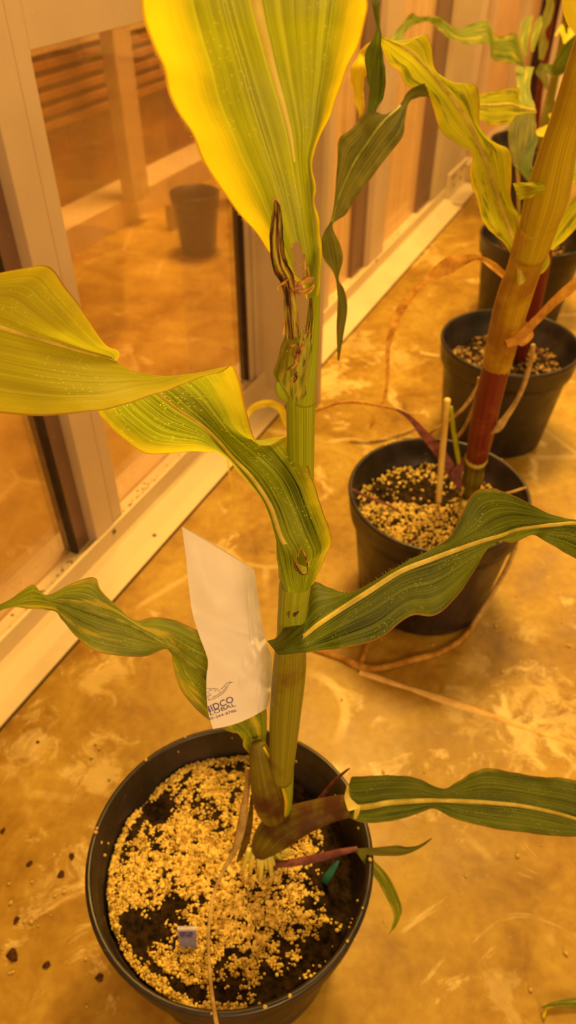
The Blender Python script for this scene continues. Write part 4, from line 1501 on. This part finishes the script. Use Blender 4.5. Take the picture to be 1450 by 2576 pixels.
leaf('leaf', [
    (.80, (1375, 620), (1382, 626), (1392, 630)), (.79, (1378, 590), (1398, 600), (1420, 606)), (.78, (1395, 555), (1420, 565), (1445, 580)), (.77, (1440, 500), (1455, 520), (1475, 550)), (.75, (1500, 440), (1510, 460), (1520, 490))],
    M['leaf_far'], plantB, ruffle=.001, seed=23)
ribbon('auricle', [(1378, 640, .80, 4), (1372, 660, .80, 12), (1360, 680, .80, 10), (1352, 690, .80, 3)], M['leaf_far'], plantB)
leaf('leaf', [(.60, (1405, -40), (1430, -40), (1455, -40)), (.60, (1412, 0), (1430, 0), (1455, 0)), (.60, (1424, 50), (1440, 45), (1460, 40)), (.60, (1440, 80), (1455, 78), (1470, 75)), (.60, (1470, 130), (1480, 125), (1490, 120))], M['leaf_yellow'], plantB, ruffle=.0008, seed=24, label='bright yellow leaf at the top right corner')
# dried leaves
ribbon('dried_leaf', [(1290, 715, .835, 8), (1272, 695, .84, 9), (1240, 668, .85, 10), (1205, 648, .86, 6), (1165, 655, .87, 14), (1130, 668, .88, 21), (1095, 690, .895, 14), (1050, 728, .92, 8), (1015, 770, .95, 11), (990, 820, .98, 10), (976, 880, 1.01, 6), (976, 950, 1.05, 5), (965, 1010, 1.08, 4), (930, 1080, 1.12, 3)], M['dry'], plantB, sub=6, seed=4, label='orange dried leaf drooping to the floor')
ribbon('dried_leaf', [(1275, 865, .88, 10), (1300, 855, .875, 14), (1322, 835, .87, 12), (1365, 790, .855, 10), (1400, 755, .84, 12), (1450, 712, .82, 13), (1500, 670, .80, 10)], M['dry'], plantB, seed=6, label='orange dried leaf pointing right')
ribbon('dried_leaf', [(1318, 810, .875, 8), (1325, 840, .88, 18), (1310, 856, .885, 16), (1296, 852, .885, 6)], M['dry'], plantB, seed=7)
ribbon('dried_leaf', [(1165, 1235, 1.18, 8), (1140, 1190, 1.15, 14), (1105, 1135, 1.12, 14), (1070, 1095, 1.09, 11), (1030, 1050, 1.06, 6), (995, 1028, 1.04, 3)], M['purple'], plantB, seed=8, label='purple withered leaf at the stalk base')
tube('dried_leaf', [(1000, 1030, 1.04, 3), (960, 1021, 1.04, 4), (900, 1012, 1.04, 4), (850, 1014, 1.04, 4), (800, 1030, 1.04, 5), (750, 1040, 1.04, 5)], M['dry'], plantB, seg=8)
ribbon('dried_leaf', [(755, 1090, 1.02, 6), (725, 1070, 1.03, 8), (708, 1030, 1.03, 10), (680, 1015, 1.04, 9), (645, 1022, 1.05, 9), (622, 1045, 1.06, 6), (600, 1110, 1.10, 3), (575, 1150, 1.12, 2), (582, 1220, 1.18, 2), (592, 1290, 1.22, 2)], M['leaf_yellow'], plantB, seed=9, label='yellow end of the long dried leaf')
tube('dried_leaf', [(1342, 868, .92, 6), (1338, 900, .94, 6), (1322, 960, .97, 6), (1300, 1010, 1.0, 6), (1272, 1052, 1.02, 8), (1254, 1075, 1.03, 11), (1236, 1090, 1.04, 4)], M['dry_tan'], plantB, seg=8)
tube('dried_leaf', [(1232, 925, .97, 5), (1205, 970, .99, 5), (1180, 1010, 1.02, 5), (1150, 1042, 1.05, 4), (1100, 1078, 1.1, 4), (1060, 1100, 1.14, 3), (1010, 1102, 1.16, 2), (930, 1110, 1.19, 2)], M['dry_tan'], plantB, seg=8)
tube('dried_leaf', [(1205, 950, 1.02, 3), (1195, 1010, 1.06, 3), (1175, 1065, 1.1, 4), (1152, 1100, 1.13, 4)], M['dry_tan'], plantB, seg=8)
ribbon('dried_leaf', [(1155, 1215, 1.16, 8), (1148, 1195, 1.14, 14), (1158, 1175, 1.13, 10), (1168, 1150, 1.12, 4)], M['purple'], plantB, seed=12)
tube('stalk_stub', [(1192, 1232, 1.19, 9), (1200, 1215, 1.17, 12), (1207, 1195, 1.15, 11), (1210, 1186, 1.14, 9)], M['dry'], plantB, seg=10, label='cut orange stub')
for x, y, x2, y2 in ((1168, 1222, 1160, 1248), (1178, 1228, 1172, 1256), (1188, 1232, 1190, 1258), (1170, 1262, 1158, 1300), (1180, 1262, 1178, 1290)):
    tube('prop_root', [(x, y, 1.175, 8), ((x + x2) / 2, (y + y2) / 2, 1.19, 7), (x2, y2, 1.21, 6)], M['root'], plantB, seg=8, sub=4)
tube('dried_leaf', [(888, 1232, 1.12, 3), (930, 1252, 1.15, 4), (985, 1275, 1.17, 3), (1040, 1310, 1.17, 2)], M['purple'], plantB, seg=7)
ribbon('dried_leaf', [(1050, 1345, 1.12, 3), (1043, 1358, 1.12, 8), (1040, 1374, 1.12, 7), (1042, 1385, 1.12, 2)], M['purple'], plantB, seed=13)
tube('dried_leaf', [(1055, 1350, 1.11, 2), (1060, 1375, 1.10, 5), (1045, 1400, 1.09, 4), (1035, 1420, 1.09, 2)], M['dry_tan'], plantB, seg=7)
tube('dried_leaf', [(1240, 1248, 1.10, 2), (1280, 1240, 1.10, 3), (1325, 1226, 1.10, 3)], M['dry_tan'], plantB, seg=7)
sd = tube('dried_leaf', [(1300, 1370, 1.08, 5), (1275, 1430, 1.10, 6), (1235, 1500, 1.13, 6), (1190, 1575, 1.16, 7)], M['dry_tan'], plantB, seg=8)
fz = lambda x, y: onz(x, y, .006)


def floor_strand(pts, name='dried_leaf', parent=None, mt='dry', lift=.005, flat=.6):
    C = catmull([tuple(onz(x, y, lift)) + (r,) for x, y, r in pts], 8)
    V, F, UV = tube_mesh(C[:, :3], C[:, 3], 8, flat)
    return mesh_obj(name, V, F, M[mt], parent, True, UV)


o = floor_strand([(1195, 1572, .004), (1160, 1610, .0045), (1110, 1640, .0045), (1040, 1660, .005), (960, 1680, .005), (910, 1678, .006), (860, 1655, .005), (820, 1642, .004), (785, 1630, .003)])
tag(o, 'long orange dried leaf curving on the floor in front of the middle pot', 'dried leaf')
o = floor_strand([(906, 1676, .003), (920, 1640, .0035), (938, 1600, .003), (955, 1572, .002)], lift=.008)
tag(o, 'short dried strand on the floor behind the right leaf', 'dried leaf')
o = floor_strand([(880, 1108, .003), (930, 1112, .003), (1000, 1095, .003), (1050, 1075, .002)], mt='dry_tan')
tag(o, 'thin tan strand on the floor behind the middle pot', 'dried leaf')
st = tube('bamboo_stake', [(1126, 1006, 1.00, 8.5), (1118, 1090, 1.06, 8), (1110, 1180, 1.13, 8), (1102, 1285, 1.215, 7.5)], M['stake'], None, seg=12)
tag(st, 'thin yellow bamboo stake standing in the middle pot', 'plant stake')
st = tube('plant_stem', [(1136, 1024, 1.02, 4), (1140, 1070, 1.06, 5.5), (1148, 1120, 1.10, 6), (1156, 1170, 1.135, 5), (1162, 1200, 1.16, 4)], M['leaf_far'], plantB, seg=10)

# ================================================================== PLANT C, D, E
tube('stalk', [(1296, 935, 1.60, 20), (1305, 905, 1.57, 19), (1322, 850, 1.5, 18), (1345, 770, 1.42, 17), (1362, 700, 1.35, 16), (1380, 600, 1.27, 16), (1395, 480, 1.2, 15), (1400, 380, 1.14, 14)], M['stalk_red'], plantC, label='dark red stem')
tube('prop_root', [(1285, 930, 1.59, 5), (1278, 938, 1.6, 4), (1268, 946, 1.62, 3)], M['purple'], plantC, seg=7)
tube('dried_leaf', [(1345, 870, 1.5, 2.5), (1375, 905, 1.52, 2.5), (1395, 930, 1.54, 2)], M['purple'], plantC, seg=7)
leaf('leaf', [(1.10, (1345, 272), (1348, 278), (1350, 284)), (1.09, (1310, 258), (1315, 272), (1315, 296)), (1.08, (1303, 222), (1285, 262), (1275, 312)), (1.07, (1250, 228), (1245, 265), (1238, 316)), (1.06, (1208, 236), (1207, 265), (1207, 300)), (1.06, (1180, 250), (1180, 268), (1180, 290))], M['leaf_far'], plantC, seed=31, ruffle=.001, rib=(.004, .004), ribmat=M['rib'], label='pale leaf pointing left behind the broad mottled leaf')
leaf('leaf', [(1.0, (1300, 290), (1322, 285), (1348, 282)), (.99, (1280, 320), (1312, 320), (1350, 325)), (.98, (1282, 370), (1310, 368), (1345, 360)), (.97, (1292, 410), (1312, 408), (1332, 400)), (.96, (1305, 440), (1312, 440), (1322, 430))], M['leaf_dark'], plantC, seed=32, ruffle=.001, label='dark drooping leaf')
ribbon('leaf', [(1352, 340, .98, 6), (1330, 385, .96, 14), (1325, 425, .95, 16), (1350, 450, .95, 14), (1380, 440, .95, 8)], M['leaf_green'], plantC, seed=33)
ribbon('leaf', [(1350, 335, 1.1, 8), (1375, 330, 1.1, 14), (1395, 310, 1.1, 10), (1385, 285, 1.1, 6)], M['leaf_yellow'], plantC, seed=34)
leaf('leaf', [
    (1.38, (1322, 178), (1318, 170), (1310, 163)), (1.36, (1300, 88), (1292, 125), (1290, 160)), (1.34, (1262, 92), (1262, 122), (1262, 155)), (1.32, (1242, 82), (1242, 118), (1240, 150)), (1.30, (1228, 50), (1230, 80), (1228, 112)),
    (1.29, (1190, 60), (1190, 85), (1188, 113)), (1.28, (1150, 72), (1148, 86), (1142, 102)), (1.27, (1118, 50), (1112, 62), (1105, 76)), (1.26, (1098, 40), (1090, 50), (1085, 57)), (1.25, (1058, 42), (1052, 50), (1048, 60)),
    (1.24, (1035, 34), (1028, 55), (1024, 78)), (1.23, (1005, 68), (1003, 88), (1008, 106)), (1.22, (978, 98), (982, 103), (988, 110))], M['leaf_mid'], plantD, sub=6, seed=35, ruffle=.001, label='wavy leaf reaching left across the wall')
leaf('leaf', [(1.4, (1298, 168), (1320, 168), (1345, 168)), (1.38, (1300, 200), (1318, 200), (1336, 200)), (1.36, (1302, 235), (1318, 232), (1335, 230)), (1.34, (1308, 255), (1322, 262), (1345, 262)), (1.33, (1335, 285), (1342, 282), (1350, 278))], M['leaf_mid'], plantD, seed=36, ruffle=.001)
tube('stalk', [(1352, 620, 1.95, 13), (1358, 520, 1.88, 12), (1362, 420, 1.8, 12), (1372, 310, 1.72, 12), (1387, 240, 1.68, 11), (1400, 180, 1.62, 10), (1414, 120, 1.56, 10), (1426, 40, 1.5, 10), (1434, -20, 1.45, 10)], M['sheath_lo'], plantD)
ribbon('leaf', [(1372, 165, 1.5, 8), (1392, 178, 1.48, 16), (1415, 160, 1.45, 22), (1435, 125, 1.42, 20), (1460, 95, 1.4, 14)], M['leaf_green'], plantD, seed=37)
ribbon('leaf', [(1325, 140, 1.6, 4), (1318, 110, 1.6, 10), (1322, 80, 1.6, 14), (1328, 55, 1.6, 12), (1340, 38, 1.6, 3)], M['leaf_mid'], plantD, seed=38)
ribbon('leaf', [(1340, 130, 1.6, 4), (1345, 95, 1.6, 9), (1356, 60, 1.6, 9), (1362, 40, 1.6, 2)], M['leaf_mid'], plantD, seed=39)
ribbon('leaf', [(1398, 90, 1.45, 3), (1412, 70, 1.45, 10), (1425, 100, 1.45, 12), (1440, 75, 1.45, 12)], M['leaf_yellow'], plantD, seed=40)
ribbon('leaf', [(1362, 150, 1.8, 6), (1368, 110, 1.8, 12), (1362, 80, 1.8, 10), (1375, 50, 1.8, 12), (1385, 10, 1.8, 10), (1380, -20, 1.8, 8)], M['leaf_dark'], plantE, seed=41)
tube('stalk', [(1342, 380, 2.55, 9), (1350, 300, 2.45, 9), (1362, 200, 2.3, 8), (1378, 100, 2.2, 8), (1392, 0, 2.1, 8), (1396, -30, 2.07, 8)], M['stalk_red'], plantE)
ribbon('leaf', [(1368, 160, 2.2, 8), (1360, 180, 2.2, 12), (1372, 200, 2.2, 9), (1376, 225, 2.2, 3)], M['leaf_dark'], plantE, seed=42)
# stake seen low between the leaves
o = tube('bamboo_stake', [(1303, 425, 1.85, 4), (1305, 470, 1.9, 4), (1306, 560, 2.0, 4)], M['stake'], None, seg=8)
tag(o, 'short tan stake in the fourth pot', 'plant stake')
# leaf scrap on the floor at the right edge
V = grid_from_rows([(1.0, (1372, 2532), (1374, 2528), (1376, 2524))], 1, 1) if False else None
pts = [(1362, 2535, 2), (1385, 2527, 5), (1420, 2523, 10), (1460, 2522, 13), (1520, 2520, 10)]
rows = []
for x, y, hw in pts:
    p1, p0, p2_ = onz(x, y + hw, .004), onz(x, y, .012), onz(x, y - hw, .006)
    rows.append([p1, p0, p2_])
Vv, Fv_ = [], []
for i, r in enumerate(rows):
    Vv += r
    if i:
        k = (i - 1) * 3
        Fv_ += [(k, k + 1, k + 4, k + 3), (k + 1, k + 2, k + 5, k + 4)]
o = mesh_obj('leaf_scrap', Vv, Fv_, M['leaf_mid'], None, True, [(i % 3 / 2, i * .01) for i in range(len(Vv))])
tag(o, 'green leaf scrap lying on the floor at the bottom right corner', 'leaf')
o = floor_strand([(1375, 2530, .0015), (1371, 2545, .002), (1368, 2560, .0015)], 'leaf_stub', None, 'leaf_yellow')
tag(o, 'tiny yellow stub beside the green leaf scrap', 'leaf')
# ------------------------------------------------------------------ spilled grains
fixed = [(157, 2068), (162, 2243), (139, 2253), (92, 2258), (80, 2218), (23, 2223), (127, 2302), (62, 2317), (79, 2319), (96, 2328), (28, 2271), (216, 2412), (6, 2386), (25, 2447), (33, 2445), (218, 2532), (231, 1906), (275, 1960), (178, 2019), (240, 1872), (250, 1884),
         (1364, 2126), (1303, 2153), (1172, 2203), (1222, 1588), (1248, 1575), (1164, 1604), (1080, 1624), (1090, 1623), (1415, 1565), (1417, 1556), (1265, 1690), (1297, 1692), (1330, 1662), (1425, 1623), (1433, 1625), (1288, 1605), (960, 1610), (985, 1612), (1140, 1617),
         (965, 1942), (1068, 1942), (1070, 2068), (1335, 2490), (1424, 2398), (966, 2318), (860, 1760), (1238, 1190), (1370, 1215), (1350, 1140), (1240, 1140), (1395, 1020), (40, 1640), (880, 1130), (1140, 1165), (1250, 1450), (1300, 1500), (1210, 1380)]
for i, (x, y) in enumerate(fixed):
    p = onz(x, y, .0012)
    o = bpy.data.objects.new('perlite_crumb', grains[i % 4])
    s = r_.uniform(.0018, .0034) * (.6 if i % 3 == 0 else 1)
    o.scale = (s, s, s * .8)
    o.location = (p.x, p.y, s * .6)
    col.objects.link(o)
    wh, gr = (('left of the nearest pot', 'perlite crumbs left of the nearest pot') if x < 300 and y > 1840 else
              ('at the foot of the metal baseboard', 'perlite crumbs by the baseboard') if x < 300 else
              ('right of the nearest pot', 'perlite crumbs right of the nearest pot') if y > 1900 else
              ('near the foot of the middle pot', 'perlite crumbs around the middle pot') if y > 1400 else
              ('behind the middle pot', 'perlite crumbs behind the middle pot'))
    tag(o, 'small pale perlite crumb on the concrete floor ' + wh, 'perlite', gr)
for i, (x, y, s) in enumerate([(30, 2404, .0075), (7, 2089, .004), (180, 2155, .0045), (154, 2200, .005), (40, 2315, .0045), (117, 2427, .005), (249, 2460, .005), (94, 1866, .003), (75, 2172, .004), (905, 1690, .003), (487, 1280, .002)]):
    p = onz(x, y, .001)
    A = ICO_V * (1 + .4 * np.array([[r_.uniform(-1, 1)] for _ in range(len(ICO_V))])) * s
    A[:, 2] *= .35
    o = mesh_obj('soil_crumb', A, ICO_F, M['crumb'], None, True)
    o.location = (p.x, p.y, s * .2)
    if i == 0:
        tag(o, 'largest dark soil crumb on the floor, left of the nearest pot', 'soil crumb')
    elif x < 300 and i != 7:
        tag(o, 'small dark soil crumb on the floor left of the nearest pot', 'soil crumb', 'small soil crumbs left of the nearest pot')
    else:
        tag(o, 'dark soil speck on the floor ' + ('near the baseboard joint' if i == 7 else 'beside the pale floor joint' if i == 9 else 'above the paper bag'), 'soil crumb')
# ------------------------------------------------------------------ pot in the neighbour room
pn_ = onz(498, 650, 0)
pf = thing('flower_pot', (pn_.x, pn_.y + .055, 0), 'small dark pot standing on the floor behind the dirty glass', 'pot')
c = (pn_.x, pn_.y + .055, 0)
prof = [(.054, 0), (.056, .004), (.069, .142), (.074, .144), (.078, .186), (.078, .189), (.073, .189), (.071, .15), (.052, .01), (.001, .008)]
V, F = [], []
for r, z in prof:
    for j in range(40):
        th = 2 * math.pi * j / 40
        V.append((c[0] + r * math.cos(th), c[1] + r * math.sin(th), z))
for i in range(len(prof) - 1):
    for j in range(40):
        k = (j + 1) % 40
        F.append((i * 40 + j, i * 40 + k, (i + 1) * 40 + k, (i + 1) * 40 + j))
mesh_obj('pot_body', V, F, M['pot'], pf, True)
